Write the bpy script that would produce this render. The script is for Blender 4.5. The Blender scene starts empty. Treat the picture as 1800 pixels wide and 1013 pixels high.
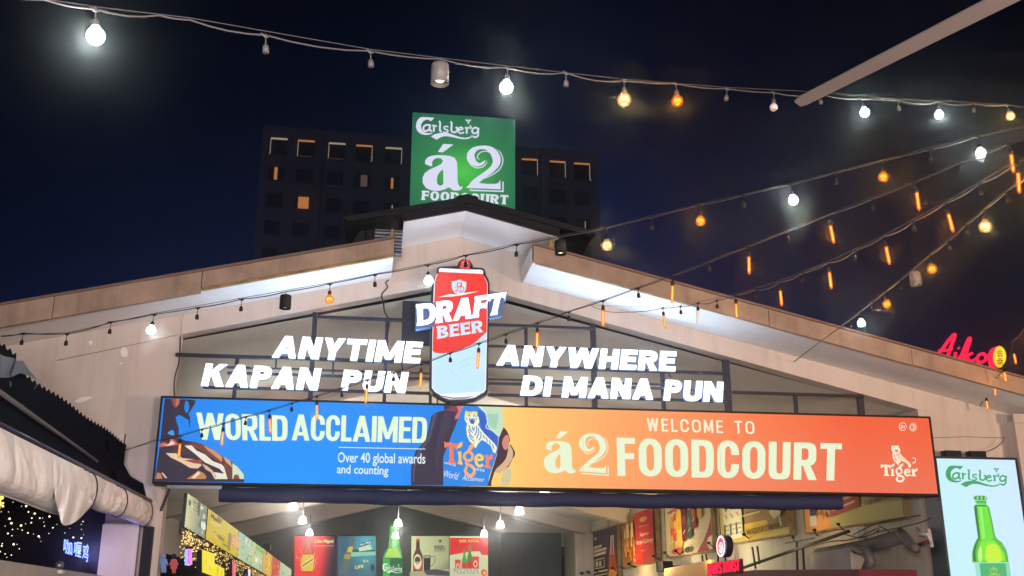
import bpy, math, random
from mathutils import Vector, Matrix
from mathutils.geometry import tessellate_polygon
random.seed(7)
R = math.radians
S = bpy.context.scene
COL = S.collection

# ------------------------------------------------------------------ camera
EYE = Vector((0, -15, 1.6)); F = 1800.0; CX, CY = 900.0, 506.5
PITCH, YAW = R(17.2), R(8.2)
FW = Vector((math.sin(YAW)*math.cos(PITCH), math.cos(YAW)*math.cos(PITCH), math.sin(PITCH)))
RT = Vector((math.cos(YAW), -math.sin(YAW), 0)); UP = RT.cross(FW)
cd = bpy.data.cameras.new('camera'); cam = bpy.data.objects.new('camera', cd); COL.objects.link(cam)
cd.sensor_width = 36; cd.lens = 36; cd.clip_start = .05; cd.clip_end = 2000
cam.location = EYE; cam.rotation_euler = (math.pi/2+PITCH, 0, -YAW)
S.camera = cam
S.cycles.use_denoising = True
S.cycles.max_bounces = 6; S.cycles.diffuse_bounces = 3; S.cycles.glossy_bounces = 2
S.cycles.transmission_bounces = 4; S.cycles.transparent_max_bounces = 8
S.cycles.sample_clamp_indirect = 4
S.view_settings.view_transform = 'Standard'; S.view_settings.look = 'None'
S.view_settings.exposure = 0; S.view_settings.gamma = 1

# ------------------------------------------------------------------ night sky
W = bpy.data.worlds.new('World'); S.world = W; W.use_nodes = True
nt = W.node_tree; bg = nt.nodes['Background']
tc = nt.nodes.new('ShaderNodeTexCoord'); sx = nt.nodes.new('ShaderNodeSeparateXYZ')
rp = nt.nodes.new('ShaderNodeValToRGB')
nt.links.new(tc.outputs['Generated'], sx.inputs[0]); nt.links.new(sx.outputs['Z'], rp.inputs[0])
els = rp.color_ramp.elements
els[0].position = .05; els[0].color = (.017, .026, .080, 1)
els[1].position = .56; els[1].color = (.0012, .0022, .0056, 1)
for p, c in ((.26, (.0125, .0190, .062, 1)), (.33, (.0080, .0125, .043, 1)), (.43, (.0030, .0056, .0190, 1))):
    e = els.new(p); e.color = c
# town glow: brightest behind the hall, darker to both sides
mx = nt.nodes.new('ShaderNodeMapRange'); mx.inputs[1].default_value = -.5; mx.inputs[2].default_value = .8
gl_ = nt.nodes.new('ShaderNodeValToRGB'); ge = gl_.color_ramp.elements
ge[0].position = .10; ge[0].color = (.16, .20, .26, 1); ge[1].position = .80; ge[1].color = (.20, .20, .24, 1)
for p_, c_ in ((.30, (.50, .55, .60)), (.53, (1.0, 1.08, 1.25)), (.66, (.55, .55, .62))):
    e = ge.new(p_); e.color = (*c_, 1)
mul = nt.nodes.new('ShaderNodeMix'); mul.data_type = 'RGBA'; mul.blend_type = 'MULTIPLY'; mul.inputs[0].default_value = 1
nt.links.new(sx.outputs['X'], mx.inputs[0]); nt.links.new(rp.outputs[0], mul.inputs[6]); nt.links.new(mx.outputs[0], gl_.inputs[0]); nt.links.new(gl_.outputs[0], mul.inputs[7])
nt.links.new(mul.outputs[2], bg.inputs[0]); bg.inputs[1].default_value = 1.0

# ------------------------------------------------------------------ lights: fills added out of view to brighten the hall front
def lamp(name, kind, loc, energy, color, size=.3, target=None, spread=None):
    l = bpy.data.lights.new(name, kind); l.energy = energy; l.color = color
    if kind == 'AREA':
        l.size = size
        if spread: l.spread = spread
    else: l.shadow_soft_size = size
    o = bpy.data.objects.new(name, l); COL.objects.link(o); o.location = loc
    if target is not None:
        o.rotation_euler = (Vector(target)-Vector(loc)).to_track_quat('-Z', 'Y').to_euler()
    return o
lamp('added_front_fill', 'AREA', (-1.0, -17.0, 2.3), 1050, (1, .85, .85), 1.2, (-4.0, 0, 4.6))  # added fills, assumed light from in front of the hall, no such lamps in view
lamp('added_front_fill', 'AREA', (11, -13, 2.3), 1000, (1, .64, .40), 1.2, (9.5, 0, 4.6))
lamp('added_front_fill', 'AREA', (3, -16.5, 2.2), 760, (1, .88, .84), 1.2, (2, 0, 6.2))

lamp('tower_fill', 'POINT', (-25, 55, 9), 2300, (.42, .58, 1), .5)  # added fill on the tower front, standing in for town light
lamp('tower_fill', 'POINT', (38, 55, 9), 1500, (.42, .58, 1), .5)

# ------------------------------------------------------------------ pixel to place: a ray through a photo pixel meets a plane of the place
def ray(u, v): return FW*F+RT*(u-CX)+UP*(CY-v)
def PY(u, v, y=0.0): d = ray(u, v); return EYE+d*((y-EYE.y)/d.y)
def PX(u, v, x): d = ray(u, v); return EYE+d*((x-EYE.x)/d.x)
def PZ(u, v, z): d = ray(u, v); return EYE+d*((z-EYE.z)/d.z)
def PV(u, v, a, b):
    n = Vector((b.y-a.y, a.x-b.x, 0)); d = ray(u, v); return EYE+d*(n.dot(a-EYE)/n.dot(d))
def Z(ox, oy, sc): return lambda *pts: [(ox+p[0]/sc, oy+p[1]/sc)+tuple(p[2:]) for p in pts]

# ------------------------------------------------------------------ materials
def lin(c):
    return tuple(((x/255)/12.92 if x/255 <= .04045 else ((x/255+.055)/1.055)**2.4) for x in c)
M = {}
def mat(name, rgb, rough=.6, metal=0, spec=.35, noise=0, scale=3, bump=0, dark=.6, emis=None, es=0, trans=0, streak=0):
    m = bpy.data.materials.new(name); m.use_nodes = True; t = m.node_tree; b = t.nodes['Principled BSDF']
    b.inputs['Base Color'].default_value = (*rgb, 1); b.inputs['Roughness'].default_value = rough; b.inputs['Metallic'].default_value = metal; b.inputs['Specular IOR Level'].default_value = spec
    if trans: b.inputs['Transmission Weight'].default_value = trans
    if emis: b.inputs['Emission Color'].default_value = (*emis, 1); b.inputs['Emission Strength'].default_value = es
    if noise or bump:
        c = t.nodes.new('ShaderNodeTexCoord'); mp = t.nodes.new('ShaderNodeMapping')
        t.links.new(c.outputs['Object'], mp.inputs[0])
        n = t.nodes.new('ShaderNodeTexNoise'); n.inputs['Scale'].default_value = scale; n.inputs['Detail'].default_value = 9; n.inputs['Roughness'].default_value = .65
        t.links.new(mp.outputs[0], n.inputs['Vector'])
        if noise:
            r = t.nodes.new('ShaderNodeMapRange'); r.inputs[1].default_value = .3; r.inputs[2].default_value = .72
            t.links.new(n.outputs['Fac'], r.inputs[0])
            x = t.nodes.new('ShaderNodeMix'); x.data_type = 'RGBA'
            x.inputs[6].default_value = (*[v*(1-noise*(1-dark)) for v in rgb], 1); x.inputs[7].default_value = (*[min(1, v*(1+noise*.12)) for v in rgb], 1)
            t.links.new(r.outputs[0], x.inputs[0]); t.links.new(x.outputs[2], b.inputs['Base Color'])
        if streak:
            mp2 = t.nodes.new('ShaderNodeMapping'); mp2.inputs['Scale'].default_value = (2.6, 2.6, .16); t.links.new(c.outputs['Object'], mp2.inputs[0])
            n3 = t.nodes.new('ShaderNodeTexNoise'); n3.inputs['Scale'].default_value = 1.6; n3.inputs['Detail'].default_value = 8; n3.inputs['Roughness'].default_value = .7; t.links.new(mp2.outputs[0], n3.inputs['Vector'])
            r3 = t.nodes.new('ShaderNodeMapRange'); r3.inputs[1].default_value = .50; r3.inputs[2].default_value = .74; r3.inputs[3].default_value = 1; r3.inputs[4].default_value = 1-streak; t.links.new(n3.outputs['Fac'], r3.inputs[0])
            x3 = t.nodes.new('ShaderNodeMix'); x3.data_type = 'RGBA'; x3.blend_type = 'MULTIPLY'; x3.inputs[0].default_value = 1
            t.links.new(x.outputs[2], x3.inputs[6]); t.links.new(r3.outputs[0], x3.inputs[7]); t.links.new(x3.outputs[2], b.inputs['Base Color'])
        if bump:
            n2 = t.nodes.new('ShaderNodeTexNoise'); n2.inputs['Scale'].default_value = scale*9; n2.inputs['Detail'].default_value = 6
            t.links.new(mp.outputs[0], n2.inputs['Vector'])
            bp = t.nodes.new('ShaderNodeBump'); bp.inputs['Strength'].default_value = bump; bp.inputs['Distance'].default_value = .02
            t.links.new(n2.outputs['Fac'], bp.inputs['Height']); t.links.new(bp.outputs[0], b.inputs['Normal'])
    M[name] = m; return m
mat('wall_paint', (.58, .51, .465), .75, 0, noise=.45, scale=.55, bump=.25, dark=.62, streak=.2)
mat('soffit_paint', (.78, .77, .78), .6, 0, noise=.35, scale=.8, bump=.1, dark=.75, streak=.1)
mat('fascia_board', (.40, .29, .22), .65, 0, noise=.8, scale=1.6, bump=.3, dark=.5, streak=.35)
mat('flashing', (.20, .13, .10), .55, .2, noise=.5, scale=3)
mat('old_timber', (.40, .27, .12), .8, 0, noise=1, scale=6, bump=.5, dark=.35)
mat('roof_metal', (.022, .022, .028), .45, .6, noise=.6, scale=4)
mat('grey_sheet', (.16, .17, .20), .38, .75, noise=.6, scale=5)
mat('ceiling_paint', (.72, .68, .62), .7, 0, noise=.3, scale=.4, bump=.1, dark=.8, streak=.12)
mat('beam_paint', (.60, .52, .47), .7, 0, noise=.3, scale=.7, bump=.1, dark=.8)
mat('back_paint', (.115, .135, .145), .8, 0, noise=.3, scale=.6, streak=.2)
mat('side_paint', (.55, .50, .41), .75, 0, noise=.4, scale=.6, bump=.2, dark=.65, streak=.3)
mat('floor_paint', (.20, .19, .18), .5, 0, noise=.5, scale=1.2)
mat('blue_lit_back', (.10, .19, .40), .5)  # blue light on the letter backs put into the paint colour
mat('asphalt', (.05, .05, .05), .9, 0, noise=.6, scale=2, bump=.4)
mat('dark_steel', (.028, .030, .055), .42, .3, noise=.5, scale=6)
mat('black_plastic', (.010, .010, .012), .6, spec=.15)
mat('black_cloth', (.003, .003, .005), .95, spec=.02)
mat('navy_fabric', (.012, .020, .075), .75, 0, noise=.5, scale=5, bump=.3)
mat('awning_sheet', (.0035, .0045, .011), .9, 0, spec=.05, noise=.8, scale=2.5, bump=.2, dark=.4)
mat('torn_foil', (.05, .06, .08), .45, .3, noise=.7, scale=9, bump=.4)
mat('canvas', (.86, .83, .82), .8, 0, noise=.4, scale=2.2, bump=.6, dark=.5, streak=.12)
mat('cord', (.02, .02, .022), .6)
mat('grey_cord', (.085, .078, .08), .5)
mat('white_paint', (.75, .74, .72), .5, 0, noise=.4, scale=4)
mat('pale_plastic', (.55, .53, .50), .5)
mat('concrete', (.36, .34, .33), .85, 0, noise=.7, scale=1.2, bump=.4)
mat('tower_paint', (.30, .33, .42), .9, 0, noise=.3, scale=.08)
mat('tower_dark', (.12, .14, .20), .8, spec=.05)
mat('fan_paint', (.17, .130, .112), .5, 0, noise=.2, scale=3)
mat('maroon', (.12, .012, .025), .6, 0, noise=.4, scale=3)
mat('orange_panel', (.70, .36, .12), .6, 0, noise=.3, scale=2)
mat('duct_metal', (.11, .105, .115), .6, .3, noise=.5, scale=3)
mat('bare_bulb', (.75, .70, .64), .25)
mat('can_paint', (.12, .11, .105), .5)
mat('art_flat', (1, 1, 1), .6)
def glow(name, c, s):
    m = bpy.data.materials.new(name); m.use_nodes = True; t = m.node_tree; t.nodes.clear()
    e = t.nodes.new('ShaderNodeEmission'); o = t.nodes.new('ShaderNodeOutputMaterial')
    e.inputs[0].default_value = (*c, 1); e.inputs[1].default_value = s; t.links.new(e.outputs[0], o.inputs[0]); M[name] = m; return m
glow('letter_light', (.86, .94, 1), 2.4)
glow('letter_side', (.30, .46, .95), .55)
glow('white_lamp', (.93, 1, .93), 4)
glow('warm_lamp', (1, .80, .45), 3.0)
glow('amber_lamp', (1, .50, .07), 3.2)
glow('filament', (1, .50, .10), 3.4)
glow('pendant_light', (1, 1, .86), 5)
glow('pink_red', (1, .014, .055), 1.7)
glow('neon_blue', (.20, .30, 1), 3.2)
glow('window_amber', lin((216, 142, 84)), .75)
glow('window_dim', lin((120, 96, 92)), .55)
glow('window_pale', lin((214, 190, 160)), .62)
glow('fairy', (1, .88, .62), 2.2)
glow('fairy_gold', (1, .66, .20), 1.8)
def shell(name, c, k, clear):
    m = bpy.data.materials.new(name); m.use_nodes = True; t = m.node_tree; t.nodes.clear()
    e = t.nodes.new('ShaderNodeEmission'); tr = t.nodes.new('ShaderNodeBsdfTransparent'); x = t.nodes.new('ShaderNodeMixShader'); o = t.nodes.new('ShaderNodeOutputMaterial')
    e.inputs[0].default_value = (*c, 1); e.inputs[1].default_value = k; x.inputs[0].default_value = clear
    t.links.new(e.outputs[0], x.inputs[1]); t.links.new(tr.outputs[0], x.inputs[2]); t.links.new(x.outputs[0], o.inputs[0]); M[name] = m
shell('amber_glass', (1, .15, .006), 1.0, .45); shell('amber_shell', (1, .20, .01), .9, .45); shell('warm_shell', (1, .45, .10), .8, .4)
def art_mat(name, es, lit=True, rough=.35):
    m = bpy.data.materials.new(name); m.use_nodes = True; t = m.node_tree; b = t.nodes['Principled BSDF']
    a = t.nodes.new('ShaderNodeAttribute'); a.attribute_name = 'Col'
    b.inputs['Roughness'].default_value = .6; b.inputs['Specular IOR Level'].default_value = .12
    if lit:
        b.inputs['Base Color'].default_value = (.02, .02, .02, 1)
        t.links.new(a.outputs['Color'], b.inputs['Emission Color']); b.inputs['Emission Strength'].default_value = es
    else:
        t.links.new(a.outputs['Color'], b.inputs['Base Color'])
    M[name] = m
art_mat('backlit_print', 1.06); art_mat('dim_backlit_print', .62); art_mat('paper_print', 0, False, .55); art_mat('neon_print', 1.6)

# ------------------------------------------------------------------ objects
ORG = {}
def thing(name, label, cat, loc=(0, 0, 0), group=None):
    o = bpy.data.objects.new(name, None); COL.objects.link(o); o.location = loc; o.empty_display_size = .2
    o['label'] = label; o['category'] = cat
    if group: o['group'] = group
    ORG[o.name] = Vector(loc); return o
def adopt(o, p):
    o.parent = p; o.matrix_parent_inverse = Matrix.Translation(-ORG[p.name])
    ORG[o.name] = ORG.get(o.name, Vector((0, 0, 0)))
def tag(o, label, cat, group=None):
    o['label'] = label; o['category'] = cat
    if group: o['group'] = group
    return o
class MB:
    def __init__(s): s.v = []; s.f = []; s.m = []; s.c = []; s.smooth = []
    def add(s, vs, fs, mi=0, col=None, sm=False):
        n = len(s.v); s.v += [tuple(p) for p in vs]
        for f in fs: s.f.append(tuple(n+i for i in f)); s.m.append(mi); s.smooth.append(sm)
        if col is None: col = (1, 1, 1)
        if len(col) and isinstance(col[0], (tuple, list)): s.c += list(col)
        else: s.c += [col]*len(vs)
        return s
    def box(s, x0, y0, z0, x1, y1, z1, mi=0):
        return s.hexa([(x0, y0, z0), (x1, y0, z0), (x1, y1, z0), (x0, y1, z0), (x0, y0, z1), (x1, y0, z1), (x1, y1, z1), (x0, y1, z1)], mi)
    def hexa(s, p, mi=0):
        return s.add(p, [(0, 3, 2, 1), (4, 5, 6, 7), (0, 1, 5, 4), (1, 2, 6, 5), (2, 3, 7, 6), (3, 0, 4, 7)], mi)
    def bar(s, a, b, w, h=None, mi=0, up=(0, 0, 1)):
        a = Vector(a); b = Vector(b); h = h or w; d = (b-a).normalized(); u = Vector(up)
        if abs(d.dot(u)) > .95: u = Vector((0, 1, 0))
        r = d.cross(u).normalized(); u = r.cross(d)
        q = lambda p, i, j: p+r*(i*w/2)+u*(j*h/2)
        return s.hexa([q(a, -1, -1), q(a, 1, -1), q(b, 1, -1), q(b, -1, -1), q(a, -1, 1), q(a, 1, 1), q(b, 1, 1), q(b, -1, 1)], mi)
    def tube(s, pts, r, n=6, mi=0, cap=True, smooth=True):
        pts = [Vector(p) for p in pts]; rs = r if isinstance(r, (list, tuple)) else [r]*len(pts)
        vs = []; fs = []; pu = None
        for i, p in enumerate(pts):
            d = (pts[min(i+1, len(pts)-1)]-pts[max(i-1, 0)]).normalized()
            if pu is None:
                pu = Vector((0, 0, 1)) if abs(d.z) < .9 else Vector((1, 0, 0))
            a = d.cross(pu).normalized(); b = a.cross(d); pu = b
            for k in range(n):
                t = 2*math.pi*k/n; vs.append(p+a*(math.cos(t)*rs[i])+b*(math.sin(t)*rs[i]))
        for i in range(len(pts)-1):
            for k in range(n):
                k2 = (k+1) % n; fs.append((i*n+k, i*n+k2, (i+1)*n+k2, (i+1)*n+k))
        if cap: fs.append(tuple(range(n-1, -1, -1))); fs.append(tuple((len(pts)-1)*n+k for k in range(n)))
        return s.add(vs, fs, mi, sm=smooth)
    def lathe(s, prof, c=(0, 0, 0), n=14, mi=0):          # prof: (radius, z)
        vs = []; fs = []
        for r, z in prof:
            for k in range(n):
                t = 2*math.pi*k/n; vs.append((c[0]+r*math.cos(t), c[1]+r*math.sin(t), c[2]+z))
        for i in range(len(prof)-1):
            for k in range(n):
                k2 = (k+1) % n; fs.append((i*n+k, i*n+k2, (i+1)*n+k2, (i+1)*n+k))
        return s.add(vs, fs, mi, sm=True)
    def slab(s, poly, y0, y1, holes=(), mi=0, mi_side=None, axis='y'):   # polygon in (x,z) pulled from y0 (front) to y1
        loops = [list(poly)]+[list(h) for h in holes]
        flat = [p for l in loops for p in l]
        tri = tessellate_polygon([[Vector((p[0], p[1], 0)) for p in l] for l in loops])
        P = (lambda p, y: (p[0], y, p[1])) if axis == 'y' else (lambda p, y: (y, p[0], p[1]))
        s.add([P(p, y0) for p in flat], tri, mi); s.add([P(p, y1) for p in flat], [t[::-1] for t in tri], mi)
        ms = mi if mi_side is None else mi_side
        for l in loops:
            n = len(l)
            for i in range(n):
                a, b = l[i], l[(i+1) % n]; s.add([P(a, y0), P(b, y0), P(b, y1), P(a, y1)], [(0, 1, 2, 3)], ms)
        return s
    def build(s, name, mats, parent=None, recalc=True):
        me = bpy.data.meshes.new(name); me.from_pydata(s.v, [], s.f)
        if not isinstance(mats, (list, tuple)): mats = [mats]
        for m in mats: me.materials.append(M[m])
        for i, p in enumerate(me.polygons): p.material_index = s.m[i]; p.use_smooth = s.smooth[i]
        if any(c != (1, 1, 1) for c in s.c):
            at = me.attributes.new('Col', 'FLOAT_COLOR', 'POINT')
            for i, c in enumerate(s.c): at.data[i].color = (*c, 1)
        if recalc:
            import bmesh
            bm = bmesh.new(); bm.from_mesh(me); bmesh.ops.recalc_face_normals(bm, faces=bm.faces); bm.to_mesh(me); bm.free()
        me.update()
        o = bpy.data.objects.new(name, me); COL.objects.link(o)
        ORG[o.name] = Vector((0, 0, 0))
        if parent is not None: adopt(o, parent)
        return o

# ------------------------------------------------------------------ curves in the plane
def cat(pts, n=6, closed=False):
    out = []; N = len(pts); K = len(pts[0])
    for i in range(N if closed else N-1):
        p = [pts[(i+j) % N] if closed else pts[min(max(i+j, 0), N-1)] for j in (-1, 0, 1, 2)]
        for k in range(n):
            t = k/n
            out.append(tuple(.5*(2*p[1][c]+(p[2][c]-p[0][c])*t+(2*p[0][c]-5*p[1][c]+4*p[2][c]-p[3][c])*t*t+(3*p[1][c]-p[0][c]-3*p[2][c]+p[3][c])*t**3) for c in range(K)))
    if not closed: out.append(tuple(pts[-1]))
    return out
def ribbon(pts, w=None, n=6, smooth=True):
    """stroke of changing width -> list of quads"""
    P = [(p[0], p[1], (p[2] if len(p) > 2 else w)) for p in pts]
    if smooth and len(P) > 2: P = cat(P, n)
    L = []; Rr = []
    for i, p in enumerate(P):
        a = P[max(i-1, 0)]; b = P[min(i+1, len(P)-1)]; dx, dy = b[0]-a[0], b[1]-a[1]; l = math.hypot(dx, dy) or 1
        nx, ny = -dy/l, dx/l; h = max(p[2], .01)/2
        L.append((p[0]+nx*h, p[1]+ny*h)); Rr.append((p[0]-nx*h, p[1]-ny*h))
    return [[L[i], L[i+1], Rr[i+1], Rr[i]] for i in range(len(L)-1)]
def ell(cx, cy, rx, ry, n=20, a0=0, a1=360):
    return [(cx+rx*math.cos(R(a0+(a1-a0)*i/n)), cy+ry*math.sin(R(a0+(a1-a0)*i/n))) for i in range(n if a1-a0 == 360 else n+1)]

# ------------------------------------------------------------------ block capitals built from strokes; unit box, y up
def sup(t, e): c = math.cos(R(t)); q = math.sin(R(t)); return (math.copysign(abs(c)**(2/e), c), math.copysign(abs(q)**(2/e), q))
def band(cx, cy, a, b, s, h, t0, t1, e, n=14):
    out = []
    for i in range(n):
        p, q = sup(t0+(t1-t0)*i/n, e), sup(t0+(t1-t0)*(i+1)/n, e)
        out.append([(cx+a*p[0], cy+b*p[1]), (cx+a*q[0], cy+b*q[1]), (cx+(a-s)*q[0], cy+(b-h)*q[1]), (cx+(a-s)*p[0], cy+(b-h)*p[1])])
    return out
def box2(x0, y0, x1, y1): return [(x0, y0), (x1, y0), (x1, y1), (x0, y1)]
WID = dict(I=None, M=1.28, W=1.45, A=1.12, Y=1.08, N=1.06, O=1.06, K=1.08, L=.82, E=.86, F=.84, T=.95, P=.95, R=1.0, D=1.03, S=.95, B=1.0)
def glyph(ch, s, h, e, serif=0, wid=None):
    w = (wid or {}).get(ch, WID.get(ch, 1.0)) if ch != 'I' else s
    g = []
    def stem(x, y0=0, y1=1, lo=True, hi=True):
        g.append(box2(x, y0, x+s, y1))
        if serif:
            if lo and y0 == 0: g.append(box2(x-serif, 0, x+s+serif, .13))
            if hi and y1 == 1: g.append(box2(x-serif, .87, x+s+serif, 1))
    if ch == 'I': stem(0)
    elif ch in 'OC':
        q = .5 if e < 2.4 else .34
        if q == .5 and ch == 'O': g += band(w/2, .5, w/2, .5, s, h, 0, 360, e, 36)
        elif q == .5: g += band(w/2, .5, w/2, .5, s, h, 38, 322, e, 32)
        else:
            ee = 2.2
            g += band(w/2, 1-q, w/2, q, s, h, 0, 180, ee, 20)+band(w/2, q, w/2, q, s, h, 180, 360, ee, 20); g.append(box2(0, q, s, 1-q))
            g += [box2(w-s, q, w, 1-q)] if ch == 'O' else [box2(w-s, 1-q-.04, w, 1-q), box2(w-s, q, w, q+.04)]
    elif ch == 'D':
        c = w*.42; stem(0); g += band(c, .5, w-c, .5, s, h, -90, 90, e, 20); g += [box2(s*.9, 0, c, h), box2(s*.9, 1-h, c, 1)]
    elif ch == 'U':
        stem(0, .36, 1); stem(w-s, .36, 1); g += band(w/2, .36, w/2, .36, s, h, 180, 360, e, 20)
    elif ch in 'PR':
        y0 = .38; c = w*.45; b = (1-y0)/2; stem(0)
        g += band(c, 1-b, w*.97-c, b, s, h, -90, 90, e, 18); g += [box2(s*.9, y0, c, y0+h), box2(s*.9, 1-h, c, 1)]
        if ch == 'R': g.append([(w*.36, y0+h*.4), (w*.36+s*.95, y0+h*.4), (w*1.02, 0), (w*1.02-s*1.1, 0)])
    elif ch == 'B':
        c = w*.45; stem(0)
        g += band(c, .745, w*.93-c, .255, s, h*.95, -90, 90, e, 16); g += band(c, .27, w-c, .27, s, h*.95, -90, 90, e, 16)
        g += [box2(s*.9, 0, c, h*.95), box2(s*.9, 1-h*.95, c, 1), box2(s*.9, .49, c, .49+h*.95)]
    elif ch == 'A':
        m = w/2; k = s*.54
        g += [[(0, 0), (s*1.02, 0), (m+k, 1), (m-k, 1)], [(w, 0), (m+k, 1), (m-k, 1), (w-s*1.02, 0)]]
        g.append(box2(w*.22, .19, w*.78, .19+h*.9))
    elif ch == 'M':
        stem(0); stem(w-s); m = w/2
        g += [[(0, 1), (s*1.05, 1), (m+s*.42, .12), (m-s*.42, .12)], [(w, 1), (w-s*1.05, 1), (m-s*.42, .12), (m+s*.42, .12)]]
    elif ch == 'N':
        stem(0); stem(w-s); g.append([(0, 1), (s*1.08, 1), (w, 0), (w-s*1.08, 0)])
    elif ch == 'W':
        k = s*.52; a, m, b = w*.27, w/2, w*.73
        g += [[(0, 1), (2*k, 1), (a+k, 0), (a-k, 0)], [(m-k, 1), (m+k, 1), (a+k, 0), (a-k, 0)], [(m-k, 1), (m+k, 1), (b+k, 0), (b-k, 0)], [(w-2*k, 1), (w, 1), (b+k, 0), (b-k, 0)]]
    elif ch == 'Y':
        m = w/2; g += [[(0, 1), (s*1.08, 1), (m+s*.5, .36), (m-s*.5, .36)], [(w, 1), (w-s*1.08, 1), (m-s*.5, .36), (m+s*.5, .36)], box2(m-s/2, 0, m+s/2, .4)]
    elif ch == 'K':
        stem(0); g += [[(s*.9, .34), (s*.9, .66), (w-s*1.15, 1), (w, 1)], [(w*.36, .52), (w*.36+s*.9, .66), (w*1.03, 0), (w*1.03-s*1.18, 0)]]
    elif ch == 'L': stem(0); g.append(box2(s*.9, 0, w, h))
    elif ch in 'EF':
        stem(0); g += [box2(s*.9, 1-h, w, 1), box2(s*.9, .5-h*.5+.02, w*.93, .5+h*.5+.02)]
        if ch == 'E': g.append(box2(s*.9, 0, w, h))
        if serif:
            g.append(box2(w-.07, .68, w, .95)); g.append(box2(w*.93-.06, .36, w*.93, .68))
    elif ch == 'T':
        stem(w/2-s/2, 0, 1, True, False); g.append(box2(0, 1-h, w, 1))
        if serif: g += [box2(0, .68, .07, .95), box2(w-.07, .68, w, .95)]
    elif ch == 'H': stem(0); stem(w-s); g.append(box2(s*.9, .5-h/2, w-s*.9, .5+h/2))
    elif ch == 'S':
        g += [q for q in ribbon([(w*.93, .80), (w*.72, .92), (w*.45, .93), (w*.16, .82), (w*.14, .64), (w*.45, .53), (w*.78, .42), (w*.88, .26), (w*.70, .09), (w*.42, .06), (w*.05, .17)], (s+h)/2)]
    elif ch == "'": g.append(box2(0, .68, s*.8, 1)); w = s*.8
    elif ch == ' ': w = .45
    return g, w
def layout(txt, s, h, e=2.6, gap=.12, serif=0, word=.45, wid=None):
    """-> list of (char, pieces) with x,y in 0..1 over the whole line"""
    x = 0; out = []
    for ch in txt:
        g, w = glyph(ch, s, h, e, serif, wid)
        if ch == ' ': w = word
        out.append((ch, [[(p[0]+x, p[1]) for p in q] for q in g])); x += w+gap
    tot = x-gap
    return [(c, [[(p[0]/tot, p[1]) for p in q] for q in g]) for c, g in out if g]
def quadmap(bl, br, tr, tl):
    return lambda p: tuple((bl[k]*(1-p[0])+br[k]*p[0])*(1-p[1])+(tl[k]*(1-p[0])+tr[k]*p[0])*p[1] for k in (0, 1))
_tx = {}
def text_tris(body, offset=0, shear=0):
    key = (body, offset, shear)
    if key not in _tx:
        c = bpy.data.curves.new('tmp', 'FONT'); c.body = body; c.offset = offset; c.shear = shear; c.resolution_u = 4
        o = bpy.data.objects.new('tmp', c); COL.objects.link(o); bpy.context.view_layer.update()
        me = o.evaluated_get(bpy.context.evaluated_depsgraph_get()).to_mesh()
        vs = [(v.co.x, v.co.y) for v in me.vertices]; fs = [tuple(p.vertices) for p in me.polygons]
        o.evaluated_get(bpy.context.evaluated_depsgraph_get()).to_mesh_clear()
        bpy.data.objects.remove(o); bpy.data.curves.remove(c)
        x0 = min(v[0] for v in vs); x1 = max(v[0] for v in vs); y0 = min(v[1] for v in vs); y1 = max(v[1] for v in vs)
        _tx[key] = ([((v[0]-x0)/(x1-x0), (v[1]-y0)/(y1-y0)) for v in vs], fs)
    return _tx[key]

class Art(MB):
    """print on a flat board: layers a fraction of a millimetre apart, traced on the board's own plane"""
    def __init__(s, plane, normal, step=.0008):
        super().__init__(); s.pl = plane; s.n = Vector(normal); s.k = 0; s.step = step
    def at(s, p): return s.pl(p[0], p[1])+s.n*(s.k*s.step)
    def nxt(s): s.k += 1; return s
    def poly(s, pts, col, holes=(), smooth=False):
        s.nxt()
        if smooth: pts = cat(pts, 5, True)
        loops = [list(pts)]+[list(h) for h in holes]; flat = [p for l in loops for p in l]
        tri = tessellate_polygon([[Vector((p[0], p[1], 0)) for p in l] for l in loops])
        s.add([s.at(p) for p in flat], tri, 0, lin(col)); return s
    def quads(s, qs, col):
        s.nxt()
        for q in qs: s.add([s.at(p) for p in q], [(0, 1, 2, 3)], 0, lin(col))
        return s
    def line(s, pts, w, col, smooth=True): return s.quads(ribbon(pts, w, smooth=smooth), col)
    def ring(s, cx, cy, rx, ry, w, col, a0=0, a1=360):
        return s.quads(ribbon(ell(cx, cy, rx, ry, 24, a0, a1)+([ell(cx, cy, rx, ry, 24)[0]] if a1-a0 == 360 else []), w, smooth=False), col)
    def grid(s, q, col, nx=20, ny=6):
        s.nxt(); f = quadmap(*q); vs = []; cs = []
        for j in range(ny+1):
            for i in range(nx+1):
                a, b = i/nx, j/ny; vs.append(s.at(f((a, b)))); cs.append(lin(col(a, b)))
        s.add(vs, [(j*(nx+1)+i, j*(nx+1)+i+1, (j+1)*(nx+1)+i+1, (j+1)*(nx+1)+i) for j in range(ny) for i in range(nx)], 0, cs); return s
    def block(s, txt, q, col, sw, h, e=2.6, gap=.12, serif=0, word=.45, wid=None):
        f = quadmap(*q); s.nxt(); k = 0
        for ch, g in layout(txt, sw, h, e, gap, serif, word, wid):
            for piece in g:
                k += 1
                pts = [f(p) for p in piece]
                s.add([s.at(p)+s.n*(k % 3)*.00015 for p in pts], [(0, 1, 2, 3)], 0, lin(col))
        return s
    def text(s, body, q, col, offset=0, shear=0):
        vs, fs = text_tris(body, offset, shear); f = quadmap(*q); s.nxt()
        s.add([s.at(f(v)) for v in vs], fs, 0, lin(col)); return s
def mix(a, b, t): t = max(0, min(1, t)); return tuple(a[i]*(1-t)+b[i]*t for i in range(len(a)))

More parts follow.
